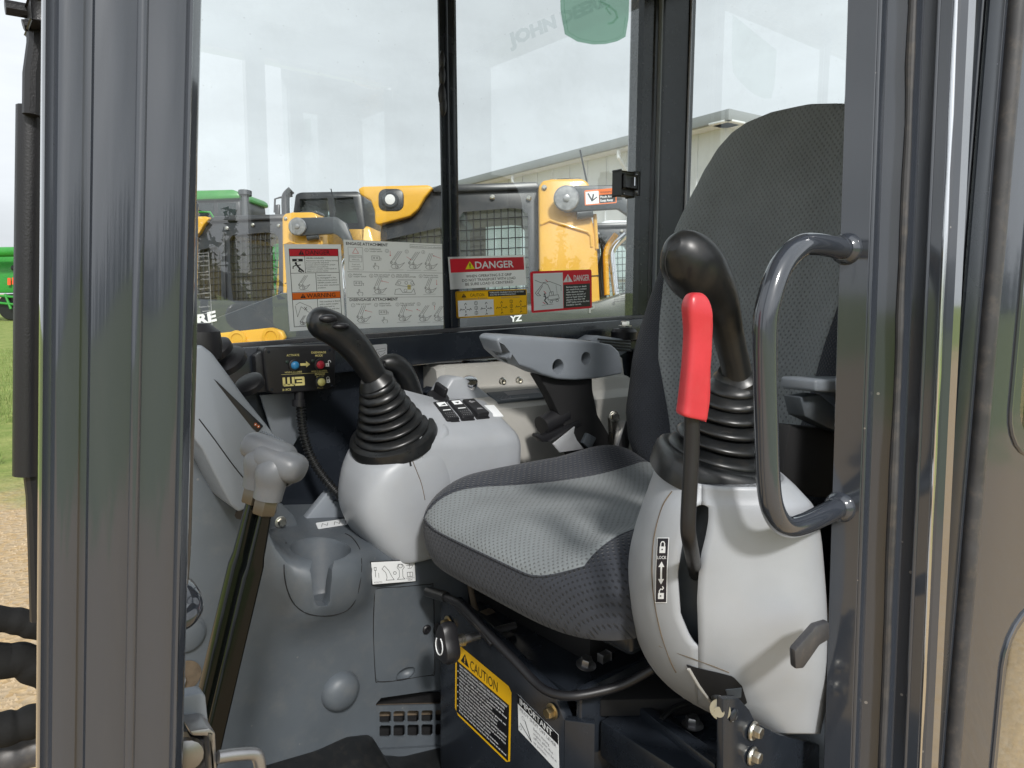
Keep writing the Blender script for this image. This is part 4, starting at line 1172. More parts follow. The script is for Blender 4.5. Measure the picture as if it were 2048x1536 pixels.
mt = Matrix((ru, rv, rn)).transposed().to_4x4(); mt.translation = c
rd = MB().box((-0.095, -0.024, -0.004), (0.11, 0.024, 0.003), 0.0015, 2, mt).build('radio', M['slate'], rc)
fnr = lambda x, y, h: c + ru * x + rv * y + rn * (h + 0.0033)
dc = Decal(fnr, 1, 1)
dc.rect(-0.05, -0.002, 0.05, 0.018, 'p_grey', 1, 'radio_display')
for i in range(3): dc.circ(-0.08 + i * 0.013, -0.008, 0.005, 'p_grey', 0.0012, part='radio_button')
dc.rect(-0.085, -0.02, 0.0, -0.016, 'p_grey', 1, 'radio_button')
for i in range(3): dc.rect(0.058 + i * 0.015, 0.0, 0.069 + i * 0.015, 0.006, 'p_grey', 1, 'radio_button')
dc.build(None, None, None, parent=rd)
for px, py in ((1004, 764), (1037, 762)):
    MB().lathe([(0.0115, 0), (0.0115, 0.002), (0.0075, 0.003), (0.007, 0.008), (0.0045, 0.008), (0.004, 0.004)], at(px, py, Y=1.353), (0, -1, 0.1), 20).build('socket_bolt', M['zinc'], rc)
seam([(1018, 788), (1017, 745)], lambda x, y, h: at(x, y, Y=1.3575), 'panel_joint', 0.0008, False, 'dirt', rc)
# raised lobe with the lighter socket
lb = [(882, 800), (892, 778), (905, 756), (925, 753), (950, 766), (985, 795), (1000, 812), (1010, 860), (880, 860)]
MB().prism([at(x, y, Y=1.29) for x, y in lb], (0, 0.06, 0), 0.008, 3).build('socket_lobe', M['grey'], rc)
MB().lathe([(0.0185, -0.012), (0.0185, 0.002), (0.0165, 0.006), (0.012, 0.007)], at(940, 764, Y=1.30), (-0.15, -0.55, 0.8), 28).build('lighter_socket', M['chrome'], rc)
MB().prism([at(x, y, Y=1.33) for x, y in ((1190, 745), (1260, 752), (1300, 880), (1240, 900), (1200, 830))], (0, 0.05, 0), 0.008, 2).build('rear_cover', M['beige'], rc)
# louvred vent at the rear
MB().prism([at(x, y, Y=1.30) for x, y in ((1180, 680), (1196, 671), (1262, 680), (1262, 700), (1240, 712), (1200, 700))], (0, 0.05, 0.0), 0.003).build('vent_body', M['midgrey'], rc)
for i in range(4):
    MB().tube([at(1196 + i * 4, 678 + i * 6, Y=1.297), at(1262, 684 + i * 6, Y=1.297)], 0.0022, 6).build('louvre', M['black'], rc)

# ------------------------------------------------------------------ joysticks
def boot(name, base_c, base_n, r0, top_c, top_n, r1, pleats, par, mat, ref, kink=0.0, shape=0.75):
    base_n, top_n = Vector(base_n).normalized(), Vector(top_n).normalized()
    rings = []
    N_ = pleats * 8
    h = (top_c - base_c).length
    for k in range(N_ + 1):
        t = k / N_
        c = base_c.lerp(top_c, t)
        nn = base_n.lerp(top_n, t).normalized()
        ph = (t * pleats) % 1.0
        wv = (abs(math.sin(PI * ph)) ** 0.7)
        env = lerp(r0, r1, t ** shape)
        r = env * (1 - 0.30 * (1 - wv) * (0.5 + 0.5 * math.sin(PI * min(1, t * 1.1 + 0.05))))
        if t < 0.01: r = env
        a = (Vector(ref) - nn * nn.dot(Vector(ref))).normalized(); b = nn.cross(a)
        rings.append([c + (a * math.cos(2 * PI * q / 40) + b * math.sin(2 * PI * q / 40)) * r * (1 + 0.012 * noise.noise(Vector((math.cos(2 * PI * q / 40) * 1.5, math.sin(2 * PI * q / 40) * 1.5, t * 6)))) for q in range(40)])
    return MB().loft(rings).build(name, mat, par, smooth=70)
js = thing('joystick', 'black right-hand joystick leaning forward over a ribbed rubber boot', 'joystick', RB_C, 'cab joysticks')
js['label'] = 'black joystick on the pale console by the rocker switches, grip leaning forward'
tc_ = at(752, 764, Y=1.205)
axr = (at(712, 697, Y=1.20) - tc_).normalized()
MB().lathe([(0.088, -0.018), (0.088, -0.006), (0.085, 0.003), (0.078, 0.007)], RB_C, RB_N, 48).build('boot_collar', M['rubber'], js)
boot('boot', RB_C + RB_N * 0.004, RB_N, 0.080, tc_, (axr + RB_N).normalized(), 0.034, 7, js, M['rubber'], (1, 0, 0))
MB().lathe([(0.034, -0.006), (0.036, 0.0), (0.030, 0.008), (0.025, 0.014)], tc_, axr, 32).build('boot_top', M['rubber'], js)
gp_ = [(757, 770, .023), (748, 750, .0245), (734, 727, .0265), (714, 699, .0285), (694, 678, .0295), (672, 660, .0305), (652, 650, .030), (637, 643, .0275), (625, 639, .021), (618, 637, .011)]
sg = spline([(*at(x, y, Y=1.203 - 0.0002 * i), r) for i, (x, y, r) in enumerate(gp_)], 4)
MB().tube([Vector(p[:3]) for p in sg], [p[3] for p in sg], 28, flat=0.92).build('grip', M['rubber'], js, smooth=70)
for px, py, sc_ in ((656, 637, (1.5, 1, 0.7)), (681, 652, (1.5, 1, 0.55))):
    MB().ico(at(px, py, Y=1.175), 0.011, 3, sc_).build('thumb_button', M['black'], js)
# second lever behind it
lv2 = thing('blade_lever', 'short black lever standing behind the right-hand joystick', 'lever', at(830, 810, Y=1.30))
q = spline([(*at(832, 812, Y=1.30), .021), (*at(822, 775, Y=1.30), .021), (*at(806, 742, Y=1.30), .022), (*at(786, 727, Y=1.30), .021), (*at(768, 728, Y=1.30), .016), (*at(760, 732, Y=1.30), .008)], 5)
MB().tube([Vector(p[:3]) for p in q], [p[3] for p in q], 20).build('handle', M['rubber'], lv2, smooth=70)
MB().box(at(757, 732, Y=1.285), at(770, 724, Y=1.275), 0.002).build('thumb_switch', M['black'], lv2)
# ------------------------------------------------------------------ left-hand console pod with the lock lever
lc = thing('left_console', 'pale grey left-hand console pod with curved lever slot by the door', 'console', (0.78, 0.53, 1.0))
PC = at(1448, 1130, Y=0.535)
pdep = (PC - EYE).dot(fh)
prows = [(936, 1318, 1540), (948, 1308, 1556), (966, 1299, 1580), (1000, 1282, 1606), (1060, 1262, 1622), (1130, 1250, 1632), (1200, 1254, 1642), (1260, 1268, 1650), (1310, 1288, 1656), (1350, 1316, 1660), (1385, 1356, 1662), (1415, 1404, 1662), (1440, 1462, 1660), (1458, 1520, 1656), (1468, 1565, 1646)]
def prow(y):
    l = interp(y, [(a, b) for a, b, c in prows]); r = interp(y, [(a, c) for a, b, c in prows])
    return l, r
rows = [936, 945, 960, 980] + list(range(1000, 1300, 12)) + list(range(1300, 1460, 12)) + [1460, 1465, 1468]
PH2 = [(936, 0.095), (1000, 0.104), (1130, 0.112), (1300, 0.108), (1400, 0.085), (1467, 0.05)]
PEX = 2.5
def pod_pt(y, phi, grow=0.0):
    ys = [y + q * min(1, (y - 930) / 40) for q in (-40, -27, -13, 0, 13, 27, 40)]
    l = sum(prow(q)[0] for q in ys) / 7; r = sum(prow(q)[1] for q in ys) / 7
    h1 = (r - l) / 2 * pdep / FOC + grow
    c = PC + rgt * (((l + r) / 2 - 1448) * pdep / FOC)
    h2 = sum(interp(q, PH2) for q in (y - 75, y - 50, y - 25, y, y + 25, y + 50, y + 75)) / 7 + grow
    s_, c_ = math.sin(phi), math.cos(phi)
    p = c + rgt * h1 * math.copysign(abs(s_) ** (2 / PEX), s_) - fh * h2 * math.copysign(abs(c_) ** (2 / PEX), c_)
    # rows follow the picture's rows on the flanks and turn level towards the rim
    k = (CY - y) / FOC
    vx = Vector((p.x - EYE.x, p.y - EYE.y, 0))
    z1 = EYE.z + (k * vx.dot(fwd) - vx.dot(upv)) / (upv.z - k * fwd.z)
    z0 = at(1448, y, Y=0.535).z
    return Vector((p.x, p.y, lerp(z0, z1, sm((y - 936) / 90))))
def phi_px(y, px):
    lo, hi = -PI / 2, PI / 2
    for _ in range(30):
        m_ = (lo + hi) / 2
        if proj(pod_pt(y, m_))[0] < px: lo = m_
        else: hi = m_
    return (lo + hi) / 2
SL = [(1000, 1402), (1006, 1394), (1015, 1387), (1050, 1374), (1090, 1363), (1150, 1354), (1230, 1360), (1270, 1377), (1285, 1386), (1293, 1396)]
SR = [(1000, 1404), (1004, 1411), (1012, 1417), (1040, 1417), (1070, 1412), (1110, 1402), (1150, 1397), (1200, 1394), (1288, 1397), (1293, 1396.5)]
rows = sorted(set([y for y in rows] + [1002, 1004, 1008, 1014, 1268, 1278, 1286, 1290, 1293]))
n1, n2 = 24, 44
A1, A2 = [], []
for y in rows:
    if 1000 <= y <= 1293: pL, pR = phi_px(y, interp(y, SL)), phi_px(y, interp(y, SR))
    else: pL = pR = phi_px(y, interp(y, [(1000, 1403), (1293, 1396)]))
    A1.append([pod_pt(y, lerp(-PI, pL, k / n1)) for k in range(n1 + 1)])
    A2.append([pod_pt(y, lerp(pR, PI, k / n2)) for k in range(n2 + 1)])
sh = MB().loft(A1, False, False, flip=True)
sh.loft(A2, False, False, flip=True)
pod = sh.build('console_shell', M['grey'], lc, smooth=50)
md = pod.modifiers.new('wall', 'SOLIDIFY'); md.thickness = 0.0035; md.offset = -1
MB().loft([[pod_pt(938, 2 * PI * k / 40, g_) for k in range(40)] for g_ in (0.0, -0.02, -0.06)]).build('top_plate', M['grey'], lc)
MB().loft([[pod_pt(y, 2 * PI * k / 40, -0.035) for k in range(40)] for y in (950, 1100, 1250, 1330)]).build('inner_box', M['slate'], lc)
seam([(1344, 966), (1325, 1010), (1309, 1070), (1304, 1130), (1307, 1190), (1320, 1260), (1340, 1320), (1352, 1345)], lambda x, y, h: pod_pt(y, phi_px(y, x), 0.0), 'shell_seam', 0.0009, False, 'dirt', lc)
seam([(1318, 1292), (1370, 1312), (1420, 1330), (1458, 1345)], lambda x, y, h: pod_pt(y, phi_px(y, x), 0.0), 'shell_seam', 0.0007, False, 'dirt', lc)
# dark patch on the unbroken shell, painted for the shaded linkage opening
def podq(x, y, h): return pod_pt(y, phi_px(y, x), h)
o = [(1376, 1330), (1396, 1336), (1440, 1345), (1470, 1352), (1482, 1366), (1490, 1400), (1476, 1424), (1456, 1432), (1430, 1412), (1400, 1376)]
top_ = [(1374, 1329), (1396, 1336), (1440, 1346), (1466, 1353), (1484, 1372), (1494, 1404)]
bot_ = [(1374, 1331), (1400, 1380), (1430, 1414), (1450, 1426), (1474, 1422), (1494, 1406)]
m = MB(); gv = []
for i in range(25):
    x = lerp(1374, 1494, i / 24)
    for j in range(9): gv.append(podq(x, lerp(interp(x, top_), interp(x, bot_), j / 8), 0.0012))
m.add(gv, [(i * 9 + j, i * 9 + j + 1, (i + 1) * 9 + j + 1, (i + 1) * 9 + j) for i in range(24) for j in range(8)])
m.build('opening_shade', M['hole'], lc, smooth=60)
MB().tube([podq(1380, 1338, 0.003), podq(1400, 1372, 0.003), podq(1428, 1408, 0.003), podq(1452, 1430, 0.003)], 0.0022, 8).build('opening_lip', M['beige'], lc)
MB().prism([podq(x, y, 0.003) for x, y in ((1452, 1380), (1484, 1376), (1484, 1420), (1466, 1420))], fh * 0.01, 0.001).build('linkage', M['slate'], lc)
MB().ico(podq(1436, 1394, -0.002), 0.010, 2).build('linkage_joint', M['rubber'], lc)
# boot, collar and grip of the left joystick
jl = thing('joystick', 'black joystick with bulbous grip on the door-side console behind the red lever', 'joystick', at(1425, 935, Y=0.53), 'cab joysticks')
LB = at(1428, 921, Y=0.545)
LN = Vector((0.02, -0.16, 1)).normalized() + rgt * 0.10
LN.normalize()
LT = at(1472, 758, Y=0.54)
axl = (at(1447, 640, Y=0.53) - LT).normalized()
e1 = (rgt - LN * rgt.dot(LN)).normalized(); e2 = LN.cross(e1)
rr = []
for f, h in ((1.10, -0.026), (1.10, -0.010), (1.07, 0.002), (1.02, 0.008), (0.9, 0.010)):
    rr.append([LB + e1 * se(math.cos(2 * PI * k / 56), 0, 2.6)[0] * 0.0705 * f + e2 * se(0, math.sin(2 * PI * k / 56), 2.6)[1] * 0.074 * f + LN * h for k in range(56)])
MB().loft(rr).build('boot_collar', M['rubber'], jl, smooth=50)
boot('boot', LB + LN * 0.006, LN, 0.069, LT, (axl * 0.6 + LN).normalized(), 0.031, 6, jl, M['rubber'], rgt, shape=0.9)
MB().lathe([(0.031, -0.008), (0.0325, -0.002), (0.0315, 0.004), (0.024, 0.010), (0.020, 0.018)], LT, axl, 32).build('boot_top', M['rubber'], jl)
gl_ = [(1475, 752, .0205), (1471, 730, .0195), (1464, 700, .0195), (1455, 662, .0205), (1446, 628, .0230), (1434, 598, .0275), (1418, 572, .0325), (1402, 552, .0360), (1388, 535, .0372), (1374, 517, .0345), (1362, 502, .028), (1352, 492, .018), (1347, 487, .008)]
sg = spline([(*at(x, y, Y=0.535 - 0.001 * i), r) for i, (x, y, r) in enumerate(gl_)], 4)
MB().tube([Vector(p[:3]) for p in sg], [p[3] for p in sg], 32, flat=0.95).build('grip', M['rubber'], jl, smooth=70)
q = at(1360, 512, Y=0.50)
seam([(1338, 560), (1330, 530), (1334, 505), (1345, 490), (1358, 482)], lambda x, y, h: at(x, y, Y=0.495), 'grip_parting_line', 0.0006, False, 'hole', jl)

# red lock lever
rl = thing('lock_lever', 'red handled lock lever on a black rod through the console slot', 'lever', at(1392, 1160, Y=0.47))
rd_ = [(1384, 800, .452), (1383, 900, .452), (1378, 1000, .452), (1376, 1052, .452), (1378, 1076, .455), (1383, 1102, .470), (1389, 1135, .505), (1394, 1165, .55)]
MB().tube([Vector(p) for p in spline([tuple(at(x, y, Y=q)) for x, y, q in rd_], 6)], 0.0083, 16).build('rod', M['black'], rl)
gs = [(1394, 585, 4), (1394, 586, 10), (1394, 589, 16), (1394, 594, 21), (1394, 601, 25), (1394, 612, 28.5), (1394, 626, 30), (1394, 645, 28.5), (1395, 670, 28), (1394, 700, 28), (1391, 740, 28), (1388, 780, 29), (1385, 815, 30), (1383, 830, 30), (1383, 834, 27)]
rings = []
for x, y, hw in spline(gs, 3):
    c = at(x, y, Y=0.45)
    sc = hw * (c - EYE).length / FOC / 1.05
    tilt = 0.0
    ring = []
    for k in range(32):
        a = 2 * PI * k / 32
        cc_, ss = se(math.cos(a), math.sin(a), 4.0)
        cc_, ss = cc_ * 0.93 - ss * 0.20, ss * 1.0 + cc_ * 0.42
        # rounded rectangular grip with a soft finger ridge along the front
        ring.append(c + rgt * sc * cc_ + fh * (sc * 0.72) * ss + Vector((0, 0, -0.004 * cc_ * min(1, hw / 30) ** 2)))
    rings.append(ring)
MB().loft(rings).build('red_grip', M['red'], rl, smooth=60)
fs = [at(1404, 842, Y=0.446), at(1411, 800, Y=0.446), at(1413, 720, Y=0.446), at(1417, 650, Y=0.446), at(1414, 615, Y=0.446)]
MB().tube([Vector(p) for p in spline([tuple(p) for p in fs], 5)], [0.0045] * 20 + [0.003], 10).build('grip_ridge', M['red'], rl)

# paddle by the pillar, and black bracket with flange bolts below the pod
pd = thing('door_release_paddle', 'worn black release paddle beside the door pillar', 'lever', at(1612, 1340, Y=0.375))
MB().prism([at(x, y, Y=0.375) for x, y in ((1590, 1302), (1634, 1252), (1660, 1244), (1660, 1280), (1640, 1292), (1608, 1338), (1592, 1340))], (0.004, 0.010, 0), 0.003, 2).build('paddle', M['seal'], pd)
bk2 = thing('console_bracket', 'black bolted support bracket under the left-hand console', 'bracket', at(1480, 1525, Y=0.44))
MB().prism([at(x, y, Y=0.44) for x, y in ((1447, 1398), (1478, 1396), (1500, 1420), (1512, 1445), (1560, 1470), (1640, 1490), (1640, 1620), (1446, 1620))], (0, 0.01, 0), 0.002).build('plate', M['frame'], bk2)
for px, py in ((1508, 1461), (1506, 1511)):
    bo = MB().lathe([(0.0115, 0), (0.0115, 0.002), (0.010, 0.004)], at(px - 3, py, Y=0.439), (0.1, -1, 0), 24)
    bo.hexbolt(at(px, py, Y=0.436), (0.1, -1, 0), 0.0075, 0.010)
    bo.build('flange_bolt', M['zinc'], bk2)
MB().lathe([(0.012, 0), (0.012, 0.003), (0.006, 0.003), (0.006, 0.012)], at(1441, 1418, Y=0.45), (-0.8, -0.4, 0.2), 24).build('washer', M['zinc'], bk2)
MB().lathe([(0.008, 0), (0.008, 0.001), (0.005, 0.003)], at(1467, 1430, Y=0.4385), (0, -1, 0), 16).build('weld_stud', M['frame'], bk2)

# ------------------------------------------------------------------ travel levers
def travel(yc, label):
    dy = yc - 0.76
    ex = Vector((-0.006, 0, 0.010)) if dy > 0.001 else Vector((0, 0, 0))
    t = thing('travel_lever', label, 'lever', at(430, 1450, Y=0.76) + Vector((0, dy, 0)), 'travel levers')
    off = Vector((0, dy, 0)) + ex
    sh_ = [at(532, 1010, Y=0.76) + off, at(508, 1120, Y=0.765) + off, at(503, 1140, Y=0.765) + off, at(425, 1470, Y=0.76) + off, at(395, 1600, Y=0.75) + off]
    rings = []
    for i, c in enumerate(sh_):
        a, b = (0.0075, 0.008) if i < 1 else (0.0105, 0.009) if i < 2 else (0.0125, 0.010)
        ring = []
        for x, y in rrect(2 * a, 2 * b, 0.004, 3): ring.append(c + Vector((1, 0, 0.35)).normalized() * x + Vector((0, 1, 0)) * y)
        rings.append(ring)
    MB().loft(rings).build('shaft', M['paintblack'], t)
    d = (sh_[0] - sh_[1]).normalized()
    nut = sh_[0] + d * 0.002
    MB().lathe([(0.0125, -0.012), (0.0135, -0.010), (0.0135, 0.004), (0.0125, 0.006)], nut, d, 6).build('hex_nut', M['nut'], t)
    hc = at(560, 925, Y=0.76) + off
    # moulded grip: conical neck flowing into a palm-shaped head
    nk = [(nut + d * 0.005, .0155), (nut + d * 0.02, .0165), (nut + d * 0.035, .020), (hc + Vector((0, 0, -0.004)), .0235), (hc + Vector((0, 0, 0.01)), .016)]
    q = spline([(*p, r) for p, r in nk], 5)
    MB().tube([Vector(p[:3]) for p in q], [p[3] for p in q], 28).build('grip_neck', M['lever'], t, smooth=70)
    hx = (at(615, 948, Y=0.74) - at(522, 906, Y=0.78))
    rings = []
    prof_ = [(-0.5, 0.10), (-0.49, 0.5), (-0.44, 0.78), (-0.34, 0.93), (-0.18, 0.98), (0.0, 1.0), (0.2, 1.02), (0.34, 0.98), (0.44, 0.80), (0.49, 0.5), (0.505, 0.1)]
    ax_ = hx.normalized(); up_ = Vector((0.25, 0, 1)); up_ = (up_ - ax_ * up_.dot(ax_)).normalized(); sd_ = ax_.cross(up_)
    for s_, f in spline(prof_, 3):
        ring = []
        for k in range(32):
            a = 2 * PI * k / 32
            cx_, sy_ = se(math.cos(a), math.sin(a), 2.5)
            ring.append(hc + ax_ * s_ * hx.length + up_ * cx_ * 0.0165 * f + sd_ * sy_ * 0.0225 * f)
        rings.append(ring)
    gh = MB().loft(rings).build('grip_head', M['lever'], t, smooth=70)
    for row in range(2):
        for k in range(9):
            s_ = -0.33 + k * 0.055
            MB().ico(hc + ax_ * s_ * hx.length + up_ * 0.0163 + sd_ * (-0.004 - row * 0.006 + 0.0), 0.0012, 1, (1.4, 1.4, 0.8)).build('grip_dimple', M['slate'], gh)
    return t
M['nut'] = pmat('dull_hex_nut', (0.13, 0.115, 0.09), 0.4, metal=0.8)
M['paintblack'] = pmat('gloss_black_paint', (0.004, 0.005, 0.005), 0.10, coat=0.0, spec=0.3, rvar=0.04, vscale=8)
travel(0.76, 'nearer of the two grey-headed travel levers on glossy black shafts')
travel(0.776, 'farther of the two grey-headed travel levers, mostly hidden behind the first')

# bent grab tube, bracket and door striker at the foot of the front pillar
gt = thing('step_handle', 'short bent dark tube at the foot of the front pillar', 'handle', at(370, 1260, Y=0.47))
q = [(330, 1255, .47), (352, 1247, .47), (374, 1236, .47), (386, 1218, .475), (385, 1200, .48), (376, 1182, .49), (368, 1172, .5)]
MB().tube([Vector(p) for p in spline([tuple(at(x, y, Y=z)) for x, y, z in q], 5)], 0.0062, 16).build('tube', M['paint'], gt)
st = thing('door_striker', 'grey metal door striker bracket with looped catch at the lower left', 'bracket', at(430, 1560, Y=0.42))
MB().prism([at(x, y, Y=0.44) for x, y in ((330, 1400), (404, 1386), (412, 1392), (418, 1452), (410, 1462), (330, 1470))], (0, 0.012, 0), 0.003, 2).build('bracket_plate', M['steelgrey'] if 'steelgrey' in M else M['midgrey'], st)
MB().prism([at(x, y, Y=0.42) for x, y in ((378, 1462), (420, 1456), (432, 1466), (438, 1600), (424, 1600), (418, 1474), (384, 1474))], (0, 0.04, 0), 0.002, 2).build('catch_plate', M['steel'], st)
MB().prism([at(x, y, Y=0.432) for x, y in ((382, 1478), (416, 1478), (422, 1600), (380, 1600))], (0, 0.02, 0), 0.002).build('rubber_stop', M['seal'], st)
MB().tube([Vector(p) for p in spline([tuple(at(x, y, Y=0.42)) for x, y in ((436, 1514), (470, 1509), (505, 1507), (516, 1515), (521, 1540), (524, 1590))], 5)], 0.0038, 12).build('striker_loop', M['steel'], st)
MB().lathe([(0.010, 0), (0.010, 0.004), (0.006, 0.006)], at(372, 1505, Y=0.43), (-0.3, -1, 0), 16).build('striker_bolt', M['steel'], st)

# ------------------------------------------------------------------ coupler switch box
wb = thing('switch_box', 'black coupler switch box with coloured buttons under the window', 'switch box', at(600, 790, Y=1.345))
bq = [at(530, 694, Y=1.335), at(664, 690, Y=1.335), at(672, 697, Y=1.335), at(671, 772, Y=1.335), at(664, 779, Y=1.335), at(548, 789, Y=1.335), at(535, 783, Y=1.335), at(526, 702, Y=1.335)]
MB().prism(bq, (0, 0.035, 0), 0.004, 3).build('box', M['black'], wb)
MB().prism([at(x, y, Y=1.345) for x, y in ((510, 712), (528, 700), (538, 783), (515, 785))], (0, 0.02, 0), 0.002).build('flange', M['black'], wb)
WFN = plane_fn(at(535, 785, Y=1.3345), at(671, 776, Y=1.3345), at(529, 696, Y=1.3345), 136, 88)
wd = Decal(WFN, 136, 88)
wd.text('ACTIVATE', 53, 70, 4.2, 'p_cream', width=25, align='c', bold=0.012)
wd.text('DISENGAGE', 105, 74, 4.2, 'p_cream', width=30, align='c', bold=0.012)
wd.text('MODE', 105, 67.5, 4.2, 'p_cream', width=15, align='c', bold=0.012)
wd.text('HOLD 2 SECONDS', 52, 36.5, 3.2, 'p_cream', width=33, align='c', bold=0.012)
wd.text('HOLD 2 SECONDS', 104, 36, 3.2, 'p_cream', width=32, align='c', bold=0.012)
wd.line([(28, 34), (122, 34)], 0.6, 'p_cream')
wd.text('ENGAGE', 105, 29, 4.2, 'p_cream', width=20, align='c', bold=0.012)
wd.text('MODE', 105, 23.5, 4.2, 'p_cream', width=15, align='c', bold=0.012)
wd.text('PRESS', 104, 1.5, 2.6, 'p_cream', width=12, align='c', bold=0.012)
wd.text('E-3CS', 29, 1.5, 4.0, 'p_cream', width=16, bold=0.012)
# WB letter mark
def blob(pts): wd.poly(pts, 'p_cream', 2, 'letter_mark')
x0, y0 = 30, 10
for a in (0, 9, 18): wd.rect(x0 + a, y0 + 2, x0 + a + 5, y0 + 18, 'p_cream', 2, 'letter_mark')
wd.rect(x0 + 1.5, y0, x0 + 21.5, y0 + 4.5, 'p_cream', 2, 'letter_mark')
wd.rect(x0 + 24, y0, x0 + 42, y0 + 4.5, 'p_cream', 2, 'letter_mark'); wd.rect(x0 + 27, y0 + 7, x0 + 42, y0 + 11, 'p_cream', 2, 'letter_mark'); wd.rect(x0 + 24, y0 + 13.5, x0 + 42, y0 + 18, 'p_cream', 2, 'letter_mark')
wd.rect(x0 + 38, y0 + 1, x0 + 43, y0 + 17, 'p_cream', 3, 'letter_mark')
wd.poly([(66, 50), (78, 50), (78, 46), (86, 52.5), (78, 59), (78, 55), (66, 55)], 'p_cream', 2, 'arrow_mark')
for (lx, ly, op) in ((117, 46, True), (117, 12, False)):
    wd.rect(lx, ly, lx + 8, ly + 7, 'p_white', 2, 'padlock_mark')
    ox = 5 if op else 0
    wd.line([(lx + 1.5 + ox, ly + 7), (lx + 1.5 + ox, ly + 11), (lx + 3 + ox, ly + 12.5), (lx + 5 + ox, ly + 12.5), (lx + 6.5 + ox, ly + 11), (lx + 6.5 + ox, ly + (9 if op else 7))], 1.3, 'p_white', 2, 'padlock_mark')
    wd.circ(lx + 4, ly + 3.5, 1.3, 'p_black', lv=3, part='padlock_mark')
wd.build(None, None, None, parent=wb)
M['btn_blue'] = pmat('blue_button', (0.03, 0.2, 0.42), 0.35); M['btn_red'] = pmat('red_button', (0.6, 0.03, 0.06), 0.35); M['btn_yel'] = pmat('cream_button', (0.72, 0.66, 0.24), 0.35)
M['led_dim'] = pmat('led_lens', (0.03, 0.05, 0.04), 0.3)
for (bx, by), m_ in (((54, 52), 'btn_blue'), ((105, 51), 'btn_red'), ((105, 15), 'btn_yel')):
    c = WFN(bx, by, 0)
    MB().lathe([(0.0115, -0.001), (0.0115, 0.004), (0.0095, 0.005)], c, (0, -1, 0), 24).build('button_bezel', M['black'], wb)
    MB().lathe([(0.0080, 0.004), (0.0080, 0.007), (0.0062, 0.0095), (0.003, 0.0108), (0.0005, 0.011)], c, (0, -1, 0), 24).build('push_button', M[m_], wb)
for bx, by in ((41, 59), (92, 59)):
    MB().lathe([(0.0032, 0), (0.0032, 0.001), (0.002, 0.002)], WFN(bx, by, 0), (0, -1, 0), 12).build('indicator_led', M['led_dim'], wb)
for bx, by in ((7, 80), (128, 80), (8, 5), (128, 6)):
    MB().lathe([(0.0028, 0), (0.0028, 0.0008), (0.001, 0.001)], WFN(bx, by, 0), (0, -1, 0), 10).build('case_screw', M['frame'], wb)
MB().tube([at(598, 782, Y=1.348), at(598, 800, Y=1.348)], 0.0095, 16).build('cable_gland', M['black'], wb)
MB().tube([at(597, 799, Y=1.348), at(597, 812, Y=1.348)], 0.0125, 16).build('gland_nut', M['black'], wb)
hp = spline([tuple(at(x, y, Y=z)) for x, y, z in ((601, 806, 1.35), (603, 840, 1.35), (610, 880, 1.345), (625, 920, 1.335), (650, 958, 1.32), (680, 992, 1.30), (712, 1020, 1.28), (735, 1036, 1.26))], 24)
MB().tube([Vector(p) for p in hp], [0.0098 if (i // 2) % 2 else 0.0074 for i in range(len(hp))], 12).build('corrugated_hose', M['rubber'], wb, smooth=50)
# ------------------------------------------------------------------ stickers
YF, YR, YD = 1.4262, 1.4104, 1.4025
def pixdecal(ll, lr, ul, Y, W, H, push=0.0):
    return Decal(plane_fn(at(*ll, Y=Y), at(*lr, Y=Y), at(*ul, Y=Y), W, H, push), W, H)
def bucket(d, x, y, s, w=0.8, arrow=None, lean=0.2, m='p_grey'):
    """little stick-and-bucket diagram"""
    L_ = lambda pts, mm=m: d.line([(x + a * s, y + b * s) for a, b in pts], w, mm)
    L_([(0.25 + lean, 1), (0.05, 0.42), (0.0, 0.3), (0.12, 0.22)]); L_([(0.45 + lean, 1), (0.28, 0.45), (0.3, 0.3)])
    L_([(0.36 + lean, 1), (0.18, 0.5)])
    d.circ(x + 0.05 * s, y + 0.36 * s, 0.05 * s, m, w); d.circ(x + 0.25 * s, y + 0.3 * s, 0.06 * s, m, w)
    L_([(0.12, 0.24), (0.02, 0.14), (0.1, 0.02), (0.3, 0.0), (0.5, 0.05), (0.78, 0.36), (0.5, 0.22), (0.3, 0.28), (0.12, 0.24)])
    d.circ(x + 0.34 * s, y + 0.12 * s, 0.085 * s, m, w); d.circ(x + 0.36 * s, y + 0.12 * s, 0.03 * s, m)
    d.line([(x - 0.1 * s, y - 0.08 * s), (x + 0.7 * s, y - 0.06 * s)], w * 0.6, m)
    if arrow:
        (a, b), (c, e) = arrow
        d.line([(x + a * s, y + b * s), (x + c * s, y + e * s)], w * 0.7, 'p_red')
        d.circ(x + c * s, y + e * s, 0.035 * s, 'p_red', n=6)
def hand(d, x, y, s, w=0.8, m='p_grey'):
    d.line([(x + a * s, y + b * s) for a, b in ((0.3, 0), (0.1, 0.25), (0.0, 0.45), (0.12, 0.5), (0.22, 0.35), (0.25, 0.9), (0.36, 0.9), (0.38, 0.5), (0.75, 0.45), (0.78, 0.2), (0.68, 0))], w, m)
def swbox(d, x, y, s, w=0.8, m='p_grey'):
    d.frame(x, y, x + s, y + s * 0.62, w, m, 2, 'drawing')
    d.circ(x + s * 0.3, y + s * 0.33, s * 0.09, m, w); d.circ(x + s * 0.68, y + s * 0.33, s * 0.09, m, w)
    d.line([(x + s, y + s * 0.35), (x + s * 1.2, y + s * 0.3), (x + s * 1.15, y)], w, m)

